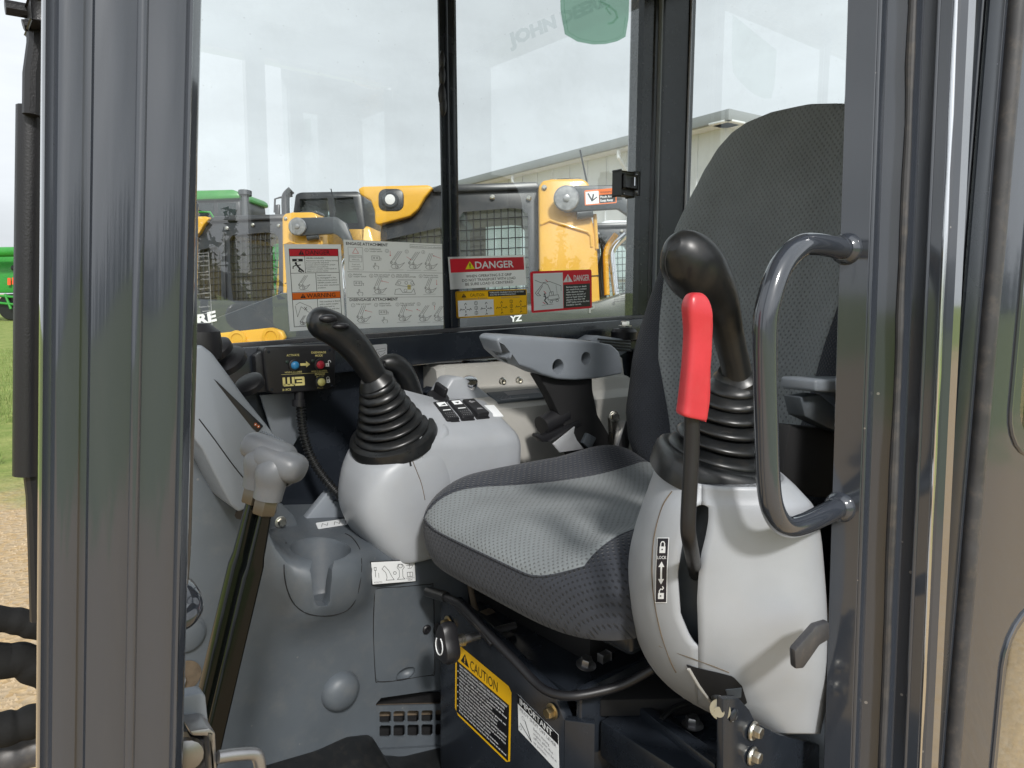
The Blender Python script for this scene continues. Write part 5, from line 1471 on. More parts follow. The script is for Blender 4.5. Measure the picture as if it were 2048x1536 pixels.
# danger / warning sheet
d = pixdecal((580, 663), (691, 655), (568, 488), YF, 110, 172)
d.sheet('v_white')
d.frame(8, 8, 104, 163, 1.1, 'p_black')
d.rect(8.8, 148.5, 103.2, 162.2, 'p_red', 1, 'danger_band'); d.tri(31, 151, 9.5, 'p_black', 'p_red'); d.text('DANGER', 39, 151.3, 8.6, 'p_black', width=48, bold=0.006)
d.rect(8.8, 62.5, 103.2, 76, 'p_orange', 1, 'warning_band'); d.tri(29, 65, 9.2, 'p_black', 'p_orange'); d.text('WARNING', 36, 65.2, 8.4, 'p_black', width=57, bold=0.006)
for y in (148, 114.5, 76.5, 62): d.rect(8, y, 104, y + 0.9, 'p_black', 1, 'border')
d.rect(36.5, 115, 37.4, 148, 'p_black', 1, 'border'); d.rect(56, 76.5, 56.9, 114.5, 'p_black', 1, 'border'); d.rect(56, 8, 56.9, 62, 'p_black', 1, 'border')
d.rect(13, 138, 33, 143, 'p_black', 2, 'crush_figure'); d.circ(23, 140.5, 1.8, 'p_white', lv=3, part='crush_figure'); d.circ(19.5, 134.5, 2.4, 'p_black', part='crush_figure')
for l_, w_ in (([(20, 132), (26, 124), (33, 118)], 3.2), ([(20, 131), (14, 128), (13.5, 124)], 1.8), ([(22, 130), (28, 131)], 1.8), ([(26, 124), (24, 119), (29, 117)], 2.2)):
    d.line(l_, w_, 'p_black', 2, 'crush_figure')
d.text('CRUSH HAZARD.', 39, 143, 2.6, 'p_black', width=36, bold=0.02)
d.para(39, 138, 102, ['Attachment may drop without warning', 'if not properly attached.', 'Consult owners manual for proper', 'installation procedures.', 'Failure to comply could result in', 'death or serious injury.'], 2.5, 4.1, 'p_black', 0.008)
d.para(59, 108.5, 101, ['Attachment must', 'be disengaged in the', 'fully curled position.', 'NEVER activate switch', 'in any other attachment', 'position.'], 2.6, 5.0, 'p_black', 0.008)
d.para(60, 55, 101, ['This machine is fitted', 'with a quick coupler.', 'This may lead to', 'interference with the', 'machine.'], 2.7, 5.2, 'p_black', 0.008)
bucket(d, 22, 82, 28); 
d.line([(14, 52), (22, 57), (42, 47), (52, 32), (46, 20), (42, 33), (24, 48), (16, 28), (13, 50)], 0.9, 'p_grey')
d.line([(30, 47), (35, 41)], 0.9, 'p_black'); d.line([(30, 41), (35, 47)], 0.9, 'p_black'); bucket(d, 20, 12, 18)
d.build('warning_sticker', 'white danger and warning sheet with red and orange bands on the window', 'sticker', 'window stickers')

# engage / disengage sheet
d = pixdecal((695, 658), (894, 650), (687, 479), YF - 0.0006, 200, 176)
d.sheet('v_white')
d.text('ENGAGE ATTACHMENT', 4, 166, 5.6, 'p_black', width=78, bold=0.02)
d.text('DISENGAGE ATTACHMENT', 6, 55.5, 5.6, 'p_black', width=92, bold=0.02)
d.frame(126, 165, 196, 172, 0.5, 'p_black'); d.text('Visit the maker for more information', 128, 167, 2.4, 'p_black', width=66)
d.rect(4, 113, 196, 113.7, 'p_grey', 1, 'border'); d.rect(2, 62, 198, 62.7, 'p_grey', 1, 'border')
d.frame(7, 117, 34, 162, 0.5, 'p_grey'); d.line([(15, 150), (26, 150), (20.5, 160)], 0.7, 'p_red', close=True); d.frame(9, 133, 32, 146, 0.6, 'p_grey')
d.text('OPERATION', 20.5, 141, 3, 'p_grey', width=20, align='c'); d.text('MANUAL', 20.5, 136, 3, 'p_grey', width=14, align='c')
for i, t_ in enumerate(('Read and', 'understand', 'manual')): d.text(t_, 20.5, 127 - i * 4.2, 2.6, 'p_grey', align='c')
def step(nm, x, y, t1='', t2=''):
    d.circ(x, y, 3.4, 'p_grey', 0.6); d.text(str(nm), x, y - 1.8, 3.4, 'p_grey', align='c')
    if t1: d.text(t1, x + 6, y + 1, 2.8, 'p_black')
    if t2: d.text(t2, x + 6, y - 3, 2.8, 'p_black')
step(1, 41, 157, 'DISENGAGE', 'coupler switch'); swbox(d, 50, 137, 15); hand(d, 52, 119, 14)
step(2, 80, 157); bucket(d, 86, 121, 36, arrow=((0.0, 1.0), (0.0, 0.75)))
step(3, 119, 157); bucket(d, 122, 121, 36, arrow=((-0.1, 0.7), (0.12, 0.55)))
step(4, 153, 157); bucket(d, 156, 121, 34, lean=0.05, arrow=((1.0, 0.7), (0.55, 0.85)))
step(5, 9, 106, 'ENGAGE', 'coupler switch'); swbox(d, 15, 86, 15); hand(d, 20, 66, 14)
step(6, 48, 106, 'Fully curl and hold', 'for 5 SECONDS'); bucket(d, 52, 70, 32, lean=0.05, arrow=((0.9, 0.7), (0.5, 0.8)))
step(7, 90, 106, 'VISUAL CHECK', 'ENGAGE INDICATORS')
d.line([(94, 88), (100, 98), (128, 98), (133, 88), (122, 84), (104, 86)], 0.9, 'p_grey', close=True)
for x in (102, 116, 128): d.circ(x, 92, 3, 'p_grey', 0.8)
d.line([(92, 68), (94, 78), (103, 80), (108, 72), (126, 72), (131, 80), (134, 68)], 0.9, 'p_grey', close=True); d.rect(118, 78, 125, 88, 'p_cream', 2, 'drawing'); d.circ(114, 76, 3, 'p_grey', 0.7)
step(8, 146, 106, 'Mechanically check', 'coupler connection'); bucket(d, 154, 70, 32, lean=0.05, arrow=((0.8, 0.9), (0.8, 0.6)))
step(1, 12, 47, 'Fully curl coupler'); bucket(d, 18, 12, 34, lean=0.05, arrow=((0.85, 0.6), (0.5, 0.7)))
step(2, 55, 47, 'DISENGAGE', 'coupler switch'); swbox(d, 60, 27, 15); hand(d, 65, 9, 14)
step(3, 97, 47, 'Fully curl and hold', 'for 5 SECONDS'); bucket(d, 98, 12, 34, lean=0.05, arrow=((0.85, 0.6), (0.5, 0.7)))
step(4, 140, 47); bucket(d, 140, 10, 34, arrow=((0.1, 0.65), (-0.1, 0.75)))
step(5, 172, 47); bucket(d, 172, 10, 32, arrow=((0.05, 0.75), (0.05, 1.0)))
d.build('instruction_sticker', 'white sheet of attachment instructions with rows of line diagrams on window', 'sticker', 'window stickers')

# danger E-Z grip
d = pixdecal((901, 579), (1053, 570), (896, 514), YD, 154, 66)
d.sheet('v_white')
d.rect(3, 34, 151, 62, 'p_red', 1, 'danger_band')
d.tri(40, 40, 16, 'p_lemon', 'p_black'); d.text('DANGER', 50, 40.5, 14.5, 'p_white', width=79, bold=0.02)
for i, t_ in enumerate(('WHEN OPERATING E-Z GRIP', 'DO NOT TRANSPORT WITH LOAD', 'BE SURE LOAD IS CENTERED')):
    d.text(t_, 77, 22.5 - i * 8.2, 5.6, 'p_black', width=(92, 108, 97)[i], align='c', bold=0.006)
d.build('warning_sticker', 'white danger sticker with red band about transporting loads on the window divider', 'sticker', 'window stickers')

# yellow caution control pattern
d = pixdecal((914, 637), (1055, 628), (911, 583), YD, 142, 54)
d.sheet('v_yellow', 3)
d.frame(1.2, 1.2, 140.8, 52.8, 0.5, 'p_black')
d.tri(15, 41.5, 8, 'p_black', 'p_yellow'); d.text('CAUTION', 27, 42.5, 6.2, 'p_black', width=27)
d.rect(62, 41, 140, 52, 'p_black', 2, 'print'); d.text('FAMILIARIZE YOURSELF WITH THE PATTERN', 65, 47.6, 2.9, 'p_white', width=70, bold=0.02, lv=3); d.text('SELECTED BY OPERATING SLOWLY.', 65, 43, 2.9, 'p_white', width=54, bold=0.02, lv=3)
d.rect(3, 3, 72, 35.5, 'p_white', 2, 'print')
d.text('Excavator Pattern', 14, 36.5, 4, 'p_grey', width=46); d.text('Backhoe Pattern', 88, 36, 4, 'p_grey', width=38)
for ox in (0, 71):
    for cx_ in (17, 57):
        for a in range(4):
            dx, dy = math.cos(a * PI / 2), math.sin(a * PI / 2)
            d.line([(ox + cx_ + dx * 2, 17 + dy * 2), (ox + cx_ + dx * 6, 17 + dy * 6)], 1.2, 'p_black', 3)
            d.line([(ox + cx_ + dx * 9 - 2, 17 + dy * 11 - 2), (ox + cx_ + dx * 9, 17 + dy * 11 + 2), (ox + cx_ + dx * 9 + 2, 17 + dy * 11 - 1)], 1.0, 'p_black', 3)
    for yy in (6, 16, 26): d.frame(ox + 34, yy, ox + 40, yy + 6, 0.7, 'p_black', 3, 'drawing')
    d.line([(ox + 37, 5), (ox + 37, 33)], 0.6, 'p_black', 3)
d.build('caution_sticker', 'yellow caution sticker of lever patterns below the white danger sticker', 'sticker', 'window stickers')

# red danger power line
d = pixdecal((1063, 626), (1184, 616), (1061, 543), YR, 122, 84)
d.sheet('v_red', 4)
d.rect(4.5, 4.5, 62, 79.5, 'p_white', 1, 'picture'); d.rect(63, 4.5, 118, 54, 'p_black', 1, 'print')
d.tri(72, 59, 17, 'p_white', 'p_red'); d.text('DANGER', 84, 60.5, 12.5, 'p_white', width=33, bold=0.02)
d.para(68, 47, 116, ['Serious injury or death', 'can result from contact', 'with electric lines.', 'Never move any part of', 'unit or load closer to', 'electric line than 3M', '(10FT.)plus twice the line', 'insulator length.'], 3.3, 5.4, 'p_white', 0.03)
K = lambda pts, w_=0.8, m='p_black': d.line(pts, w_, m, 2, 'drawing')
K([(8, 66), (20, 60), (36, 62), (58, 52)]); K([(8, 40), (24, 60), (32, 56), (40, 34)]); K([(12, 38), (22, 54)]); K([(8, 40), (12, 34), (18, 34), (12, 40)])
K([(32, 32), (52, 34), (54, 26), (32, 24), (32, 32)]); K([(34, 32), (35, 40), (42, 41), (43, 33)]); K([(36, 22), (52, 24)]); d.circ(38, 20, 2.5, 'p_black', 0.8); d.circ(50, 22, 2.5, 'p_black', 0.8); K([(48, 54), (50, 36)], 0.5); K([(58, 52), (58, 42)], 0.5)
K([(26, 34), (28, 28), (25, 24), (31, 16)], 2); K([(28, 30), (23, 33)], 1.2); K([(28, 28), (32, 30)], 1.2); d.circ(25.5, 36.5, 1.8, 'p_black'); K([(20, 14), (42, 15)], 0.6)
K([(28, 66), (32, 62)], 1.2, 'p_red'); K([(28, 38), (24, 43)], 1.2, 'p_red'); K([(22, 20), (26, 17)], 1.2, 'p_red')
d.build('warning_sticker', 'red bordered danger sticker with power line drawing on the rear pane', 'sticker', 'window stickers')

# small label on the sill, glass maker etching, clear sticker at the front
d = pixdecal((732, 720), (774, 716), (732, 691), 1.3712, 42, 28)
d.sheet('v_white', 3)
d.line([(5, 20), (10, 24), (15, 20)], 0.8, 'p_grey'); d.circ(8, 12, 4, 'p_grey', 0.7); d.line([(20, 18), (38, 20), (38, 15), (20, 13)], 0.7, 'p_grey', close=True); d.line([(24, 12), (28, 6), (34, 8), (38, 12)], 0.8, 'p_grey'); d.text('emergency', 24, 3, 2, 'p_grey', width=12)
d.build('label', 'small white label with hand drawing on the black sill', 'label')
d = pixdecal((1222, 612), (1256, 608), (1222, 570), YR, 34, 40)
d.text('AGC', 12, 31, 5, 'p_grey', width=13, bold=0.02); d.text('30A', 10, 25, 3, 'p_grey'); 
for i in range(4): d.text('E43R-00097', 6, 19 - i * 4.2, 2.2, 'p_grey', width=24)
d.circ(5, 4, 2, 'p_grey', 0.7)
d.build('glass_marking', 'faint maker marking etched in the corner of rear pane', 'marking')
d = pixdecal((392, 668), (426, 664), (384, 505), YF, 34, 160)
d.frame(1, 1, 33, 158, 0.8, 'p_white')
for y in (120, 78, 38): d.rect(1, y, 33, y + 0.7, 'p_white', 1, 'border')
for i, t_ in enumerate(('CAUTION', 'Danger High', 'elevated', '', 'Cleaning', 'a Manual', '', 'open in 15', 'manual', 'door', '', 'Position for', 'warning.')):
    if t_: d.text(t_, 31, 150 - i * 9.0, 3.4, 'p_white', align='r')
d.build('clear_sticker', 'clear sticker with white lettering and outline at the front edge of window', 'sticker')

# green shield and lettering high on the rear pane
M['p_shield'] = clearmat('green_window_film', (0.34, 0.50, 0.40))
M['p_shield2'] = clearmat('pale_green_window_film', (0.72, 0.84, 0.76))
M['p_ghost'] = clearmat('smoke_window_film', (0.86, 0.88, 0.88))
d = pixdecal((1110, 90), (1260, 90), (1110, -70), YR, 150, 160)
sh_ = [(8, 160), (10, 70), (18, 22), (42, 7), (72, 1), (98, 2), (122, 8), (140, 18), (146, 60), (148, 160)]
d.poly(sh_, 'p_shield', 1, 'shield')
for a, b in zip([(15, 150), (17, 70), (24, 27), (46, 13), (74, 7), (98, 8), (120, 14), (134, 23)], [(17, 70), (24, 27), (46, 13), (74, 7), (98, 8), (120, 14), (134, 23), (139, 60)]):
    d.line([a, b], 1.6, 'p_shield2', 2, 'shield_outline')
d.line([(86, 92), (104, 84), (118, 72), (122, 60), (112, 48), (104, 46)], 5, 'p_shield2', 2, 'leaping_deer'); d.line([(104, 84), (98, 78), (108, 66)], 4, 'p_shield2', 2, 'leaping_deer')
d.build('shield_decal', 'translucent green shield decal at the top of the rear pane', 'decal')
d = pixdecal((1018, 98), (1216, 12), (1010, 66), YR - 0.0012, 216, 32)
d.text('JOHN DEERE', 2, 3, 24, 'p_ghost', width=212, bold=0.06)
d.build('window_lettering', 'faint grey dealer lettering slanting across the top of rear pane', 'lettering')

# trim and shelf labels
d = Decal(plane_fn(face_at(743, 1170), face_at(832, 1163), face_at(740, 1123), 90, 48, 0.0008), 90, 48)
d.sheet('p_black', lv=0); d.rect(1.4, 1.4, 88.6, 46.6, 'p_white', 1, 'print')
J = lambda pts, w_=0.8: d.line(pts, w_, 'p_black', 3)
J([(6, 30), (6, 36), (10, 36), (10, 30), (6, 30)]); J([(8, 30), (8, 16)]); J([(14, 24), (14, 14)], 0.6)
J([(28, 8), (44, 8), (40, 14), (34, 28), (26, 38), (21, 32), (28, 24), (30, 14), (28, 8)]); J([(50, 8), (66, 8), (62, 13), (62, 28), (66, 33), (62, 40), (54, 40), (51, 33), (55, 28), (55, 13), (50, 8)]); d.circ(58, 36, 4, 'p_black', 0.8, 3); d.circ(46, 22, 3, 'p_black', 0.8, 3)
J([(70, 36), (84, 36), (80, 30), (73, 30)], 0.7); J([(77, 40), (77, 32)]); d.frame(71, 12, 83, 22, 0.8, 'p_black', 3, 'drawing'); J([(77, 12), (77, 22)]); d.text("OPERATOR'S", 69, 8, 2.4, 'p_black', width=17, lv=3); d.text('MANUAL', 72, 4, 2.4, 'p_black', width=10, lv=3); d.text('4705752', 4, 4, 2.6, 'p_grey', width=16, lv=3)
d.build('label', 'white label with joystick drawings on the slate trim below console', 'label')
q = [trim_at(636, 1059), trim_at(712, 1047), trim_at(631, 1047)]
d = Decal(plane_fn(q[0], q[1], q[2], 80, 20, 0.0012), 80, 20)
d.sheet('p_white', 3)
for x in (8, 34, 58): d.line([(x, 4), (x + 4, 14), (x + 12, 6), (x + 16, 15)], 0.9, 'p_black')
d.build('label', 'narrow white pictogram label lying on the shelf behind the cup holder', 'label')

# lock label on the left pod
def lockfn(x, y, h):
    py = 1206 - y
    cx_ = interp(py, [(1075, 1327.5), (1140, 1324), (1206, 1323)])
    return pod_pt(py, phi_px(py, cx_ + (x - 12)), 0.0008 + h)
d = Decal(lockfn, 24, 131, 4, 24)
d.rect(0, 0, 24, 131, 'p_white', 0, 'sheet'); d.rect(1.6, 1.6, 22.4, 129.4, 'p_navy', 1.5, 'print')
d.rect(6.5, 100, 18, 113, 'p_white', 3, 'closed_padlock'); d.line([(8.5, 113), (8.5, 119), (10.5, 122.5), (14, 122.5), (16, 119), (16, 113)], 2, 'p_white', 3, 'closed_padlock'); d.circ(12.3, 107, 1.5, 'p_navy', lv=5, part='closed_padlock')
d.text('LOCK', 12, 88, 6.2, 'p_white', width=18, align='c', lv=3, bold=0.01)
d.rect(10.2, 46, 13.8, 74, 'p_white', 3, 'arrow_mark'); d.poly([(6, 72), (18, 72), (12, 83)], 'p_white', 3, 'arrow_mark'); d.poly([(12, 37), (18, 48), (6, 48)], 'p_white', 3, 'arrow_mark')
d.rect(6.5, 8, 18, 20, 'p_white', 3, 'open_padlock'); d.line([(9, 20), (9, 24), (11.5, 28), (15, 27), (17, 30), (15, 33)], 2, 'p_white', 3, 'open_padlock'); d.circ(12, 14, 1.5, 'p_navy', lv=5, part='open_padlock')
d.build('lock_label', 'upright black lock label with padlocks and double arrow on left console', 'label')

# labels on the seat stand
def fpl(ll, lr, ul, W, H): return Decal(plane_fn(at(*ll, X=BX - 0.0012), at(*lr, X=BX - 0.0012), at(*ul, X=BX - 0.0012), W, H), W, H)
d = fpl((910, 1425), (1020, 1531), (911, 1284), 160, 152)
pts = [(10, 0), (150, 0), (160, 8), (160, 144), (152, 152), (8, 152), (0, 144), (0, 10)]
d.poly(pts, 'p_yellow', 0, 'sheet'); d.rect(5, 5, 155, 116, 'p_black', 1, 'print')
d.tri(30, 122, 22, 'p_black', 'p_yellow'); d.text('CAUTION', 46, 122, 20, 'p_black', width=78)
for i, t_ in enumerate(('READ OPERATORS MANUAL CAREFULLY AND ACQUAINT YOURSELF', 'WITH ALL OPERATING PROCEDURES PRIOR TO OPERATING', 'Keep all shields in place before operating this', 'machine for safe and correct operation at all times', 'Never allow riders on the machine', 'Stop engine and lower all equipment to ground, set', 'brake and remove key before leaving seat', 'Keep away from moving parts and machine', 'Clear all persons from the area before operating machine', 'Check the hydraulic lines for leaks under pressure', 'Avoid contact with overhead electrical power lines', 'Operate slowly on uneven ground', 'Use care on slopes and near open trenches', 'Keep hands and feet away from the boom at all times')):
    d.text(t_, 14, 108 - i * 7.4, 4.0, 'p_white', width=min(136, 24 + len(t_) * 2.2), bold=0.02)
    if i % 2 == 0 and i > 1: d.circ(9, 110 - i * 7.4, 1.5, 'p_white', n=8)
d.build('caution_sticker', 'yellow bordered black caution sticker on the seat stand front', 'sticker')
d = fpl((1037, 1460), (1118, 1546), (1035, 1388), 130, 92)
d.sheet('p_white'); d.rect(0, 68, 130, 92, 'p_black', 1, 'print')
d.text('IMPORTANT', 8, 73, 15, 'p_white', width=104, bold=0.02); d.text('PILOT SHUT OFF LEVER', 8, 56, 8, 'p_grey', width=116)
for i, t_ in enumerate(('Before starting', 'engine, pilot shut', 'off lever must be in', 'up position.')): d.text(t_, 52, 42 - i * 11, 6.5, 'p_grey', width=(50, 62, 72, 42)[i])
d.line([(44, 6), (24, 42)], 2.2, 'p_black'); d.line([(44, 6), (8, 24)], 2.2, 'p_black'); d.circ(18, 44, 4, 'p_grey', 0.8); d.circ(8, 12, 4, 'p_grey', 0.8)
d.build('important_sticker', 'white important notice with black header on the seat stand front', 'sticker')
# ------------------------------------------------------------------ compact loader seen through the window
D0_ = 4.5
def g(px, py, D=D0_): return at(px, py, D=D)
def gpr(poly, depth, D=D0_, bev=0.0, seg=2, back=0.0):
    return MB().prism([g(x, y, D) + fh * back for x, y in poly], fh * depth, bev, seg)
def gz(p): return Vector((p.x, p.y, 0))
loader = thing('track_loader', 'yellow and black compact track loader with barred cab window just outside', 'loader', gz(g(1000, 600)), 'parked track loaders')
body = gpr([(760, 452), (822, 436), (838, 420), (852, 392), (868, 374), (1070, 368), (1077, 376), (1080, 640), (1080, 800), (820, 800), (760, 640)], 1.15, bev=0.02).build('cab_shell', M['mblack'], loader)
wn = [(918, 436), (926, 424), (1020, 416), (1046, 418), (1056, 432), (1058, 560), (1050, 620), (930, 620), (922, 560)]
c1 = gpr(wn, 1.6, back=-0.2).build('cutter', M['mblack'])
c2 = gpr([(770, 480), (880, 455), (892, 470), (895, 620), (780, 620)], 1.6, back=-0.2).build('cutter', M['mblack'])
cut(body, [c1, c2])
for wpoly, nv_, nh_ in ((wn, 9, 9), ([(770, 480), (892, 456), (895, 620), (780, 620)], 8, 8)):
    m = MB()
    xs, ys = [p[0] for p in wpoly], [p[1] for p in wpoly]
    for i in range(1, nv_ + 1):
        x = lerp(min(xs), max(xs), i / (nv_ + 1)); m.tube([g(x, min(ys)) + fh * 0.03, g(x + 3, max(ys)) + fh * 0.03], 0.0035, 5)
    for i in range(1, nh_ + 1):
        y = lerp(min(ys), max(ys), i / (nh_ + 1)); m.tube([g(min(xs), y + 4) + fh * 0.03, g(max(xs), y - 4) + fh * 0.03], 0.0035, 5)
    props(m.build('window_bars', M['mblack'], loader), kind='stuff')
    MB().add([g(x, y) + fh * 0.05 for x, y in ((min(xs), max(ys)), (max(xs), max(ys)), (max(xs), min(ys)), (min(xs), min(ys)))], [(0, 1, 2, 3)]).build('side_glass', M['mglass'], loader, smooth=None)
gpr([(866, 378), (880, 371), (1072, 365), (1080, 373), (1080, 379), (868, 386)], 1.2, bev=0.008, back=-0.03).build('roof_rim', M['mblack'], loader)
cow = gpr([(719, 380), (728, 375), (858, 372), (868, 378), (852, 396), (838, 420), (822, 434), (760, 451), (753, 448), (752, 424), (744, 402), (724, 392)], 0.9, bev=0.012, back=-0.05, seg=3).build('lamp_cowl', M['yellow'], loader)
lp = MB().prism([g(785 + a, 402 + b) - fh * 0.056 for a, b in rrect(50, 44, 14, 4)], fh * 0.03, 0.004, 2).build('work_lamp', M['mblack'], loader)
MB().lathe([(0.052, 0), (0.052, 0.012), (0.044, 0.018)], g(784, 402) - fh * 0.056, -fh, 28).build('lamp_ring', M['mgrey'], lp)
MB().lathe([(0.042, 0.006), (0.030, 0.02), (0.002, 0.024)], g(784, 402) - fh * 0.056, -fh, 28).build('lamp_lens', M['white'], lp)
tw = gpr([(1076, 378), (1084, 366), (1105, 363), (1160, 362), (1172, 368), (1178, 380), (1180, 440), (1190, 480), (1196, 600), (1198, 800), (1080, 800)], 0.30, bev=0.015, back=-0.10, seg=3).build('rear_tower', M['yellow'], loader)
MB().tube([g(1080, 452) - fh * 0.10, g(1098, 444) - fh * 0.105, g(1172, 467) - fh * 0.105, g(1178, 474) - fh * 0.1, g(1180, 496) - fh * 0.1], 0.010, 8).build('tower_rib', M['yellow'], loader)
MB().tube([g(1186, 432) - fh * 0.10, g(1190, 500) - fh * 0.1], 0.012, 8).build('tower_edge', M['yellow'], loader)
lk_ = gpr([(1128, 381), (1135, 380), (1232, 378), (1258, 394), (1276, 440), (1300, 560), (1280, 560), (1262, 470), (1246, 436), (1228, 424), (1128, 430), (1112, 420), (1106, 404), (1114, 388)], 0.06, bev=0.008, back=-0.18).build('lift_link', M['mgrey'], loader)
MB().lathe([(0.075, 0), (0.078, 0.012), (0.070, 0.02), (0.02, 0.022), (0.02, 0.034), (0.012, 0.036)], g(1128, 405) - fh * 0.185, -fh, 32).build('pivot_pin', M['steel'], loader)
MB().tube([g(1150, 434) - fh * 0.14, g(1180, 430) - fh * 0.14], 0.03, 14).build('cylinder_end', M['mgrey'], loader)
for px, py in ((985, 395), (1058, 397), (912, 404), (1087, 380)):
    MB().lathe([(0.016, 0), (0.016, 0.006), (0.008, 0.012)], g(px, py) - fh * (0.012 if px < 1070 else 0.105), -fh, 14).build('roof_bolt', M['zinc'], loader)
arm = gpr([(1290, 572), (1290, 640), (1180, 665), (900, 690), (560, 720), (380, 760), (350, 700), (420, 642), (570, 585), (760, 600), (1000, 610), (1190, 604)], 0.14, D=4.2, bev=0.015, back=-0.05).build('lift_arm', M['mgrey'], loader)
gpr([(380, 700), (420, 668), (545, 655), (566, 662), (572, 676), (562, 690), (420, 712)], 0.05, D=4.1, bev=0.01, back=-0.02, seg=3).build('arm_link', M['yellow'], loader)
for px, py in ((545, 673), (478, 678)):
    MB().lathe([(0.05, 0), (0.052, 0.012), (0.035, 0.014), (0.03, 0.008), (0.002, 0.008)], g(px, py, 4.1) - fh * 0.02, -fh, 24).build('link_boss', M['yellow'], loader)
def gdec(ll, lr, ul, D, W, H, back=0.0): return Decal(plane_fn(g(*ll, D) + fh * back, g(*lr, D) + fh * back, g(*ul, D) + fh * back, W, H), W, H)
d = gdec((338, 668), (446, 642), (334, 642), 4.2, 108, 26, -0.056)
d.text('DEERE', 4, 3, 19, 'p_white', width=100, bold=0.04); d.build(None, None, None, parent=arm)
d = gdec((990, 648), (1048, 642), (990, 632), 4.2, 58, 16, -0.056)
d.text('YZ', 30, 2, 11, 'p_white', width=24, bold=0.04); d.build(None, None, None, parent=arm)
d = gdec((1090, 640), (1192, 626), (1090, 616), 4.2, 100, 24, -0.056)
d.text('P', 84, 3, 15, 'p_grey', width=12, bold=0.03); d.build(None, None, None, parent=arm)
d = gdec((1164, 418), (1225, 413), (1163, 389), D0_, 61, 29, -0.1815)
d.sheet('p_orange', 2, part='pinch_label'); d.rect(2, 2, 27, 26, 'p_white', 2, 'pinch_label'); d.line([(7, 22), (14, 8), (17, 20)], 3, 'p_black', 3, 'pinch_label'); d.line([(14, 8), (23, 14)], 2.4, 'p_black', 3, 'pinch_label'); d.rect(28, 2, 59, 18, 'p_black', 2, 'pinch_label')
d.text('Pinch Area', 30, 11.5, 4.6, 'p_white', width=26, lv=3, bold=0.02, part='pinch_lettering'); d.text('Keep Away', 30, 4.5, 4.6, 'p_white', width=24, lv=3, bold=0.02, part='pinch_lettering'); d.text('WARNING', 30, 20.5, 4, 'p_black', width=24, lv=3, part='pinch_lettering')
d.build(None, None, None, parent=lk_)
for i, r_ in enumerate((0.022, 0.018)):
    P_ = spline([tuple(g(1252 - i * 22, 470, 4.6) - fh * 0.05 * i), tuple(g(1225 - i * 14, 500, 4.6) - fh * 0.05 * i), tuple(g(1226 - i * 16, 540, 4.6) - fh * 0.05 * i), tuple(g(1232 - i * 20, 590, 4.6) - fh * 0.05 * i)], 6)
    MB().tube([Vector(p) for p in P_], r_, 12).build('hydraulic_pipe', M['chrome'] if i == 0 else M['yellow'], loader)
MB().tube([g(1160, 300, 4.9), g(1174, 366, 4.9)], 0.006, 6).build('antenna', M['mblack'], loader)
gpr([(1112, 364), (1114, 356), (1162, 354), (1166, 363)], 0.25, bev=0.006, back=0.02).build('air_intake', M['mblack'], loader)
MB().lathe([(0.014, 0), (0.014, 0.014)], g(1103, 366) - fh * 0.05, (0, 0, 1), 10).build('lift_eye', M['yellow'], loader)
for k_ in range(3):
    P_ = spline([tuple(g(1196 + k_ * 5, 470 + k_ * 6, 4.7)), tuple(g(1206 + k_ * 4, 505, 4.7)), tuple(g(1196 + k_ * 6, 545, 4.7)), tuple(g(1204 + k_ * 3, 600, 4.7))], 6)
    MB().tube([Vector(p) for p in P_], 0.013, 8).build('hose', M['rubber'], loader)
gpr([(898, 416), (906, 414), (912, 620), (904, 620)], 0.03, bev=0.004, back=-0.03).build('door_rail', M['mblack'], loader)
seam_ = [g(1084, 560) - fh * 0.101, g(1130, 556) - fh * 0.101, g(1194, 552) - fh * 0.101]
MB().tube(seam_, 0.004, 6).build('panel_joint', M['mblack'], loader)
gpr([(1090, 575), (1150, 572), (1150, 590), (1090, 593)], 0.01, back=-0.108).build('vent_slot', M['mblack'], loader)
gpr([(1090, 600), (1150, 597), (1150, 615), (1090, 618)], 0.01, back=-0.108).build('vent_slot', M['mblack'], loader)
# track and undercarriage
for off in (-0.15, 1.05):
    pts = []
    for k in range(12): a = R(90 + 180 * k / 11); pts.append((780 + 70 * math.cos(a), 1000 + 80 * math.sin(-a)))
    for k in range(12): a = R(-90 + 180 * k / 11); pts.append((1230 + 70 * math.cos(a), 1000 + 80 * math.sin(-a)))
    gpr(pts, 0.35, bev=0.02, back=off).build('track', M['rubber'], loader)
gpr([(790, 790), (1200, 790), (1220, 960), (780, 960)], 1.1, bev=0.02, back=0.05).build('chassis', M['mblack'], loader)

def loader_copy(px, py, D, label):
    r = copy_tree(loader)
    sh = at(px, py, D=D) - at(1128, 405, D=D0_)
    r.location = loader.location + Vector((sh.x, sh.y, 0))
    r['label'] = label
    for ch in list(r.children):
        for c in list(ch.children):
            if c.name.split('.')[0] in ('pinch_label', 'pinch_lettering', 'lettering'): bpy.data.objects.remove(c)
    return r
loader_copy(608, 458, 6.35, 'track loader at the left, partly hidden behind the front pillar')
loader_copy(1335, 465, 7.0, 'track loader farther back, glimpsed beside the rear pillar')

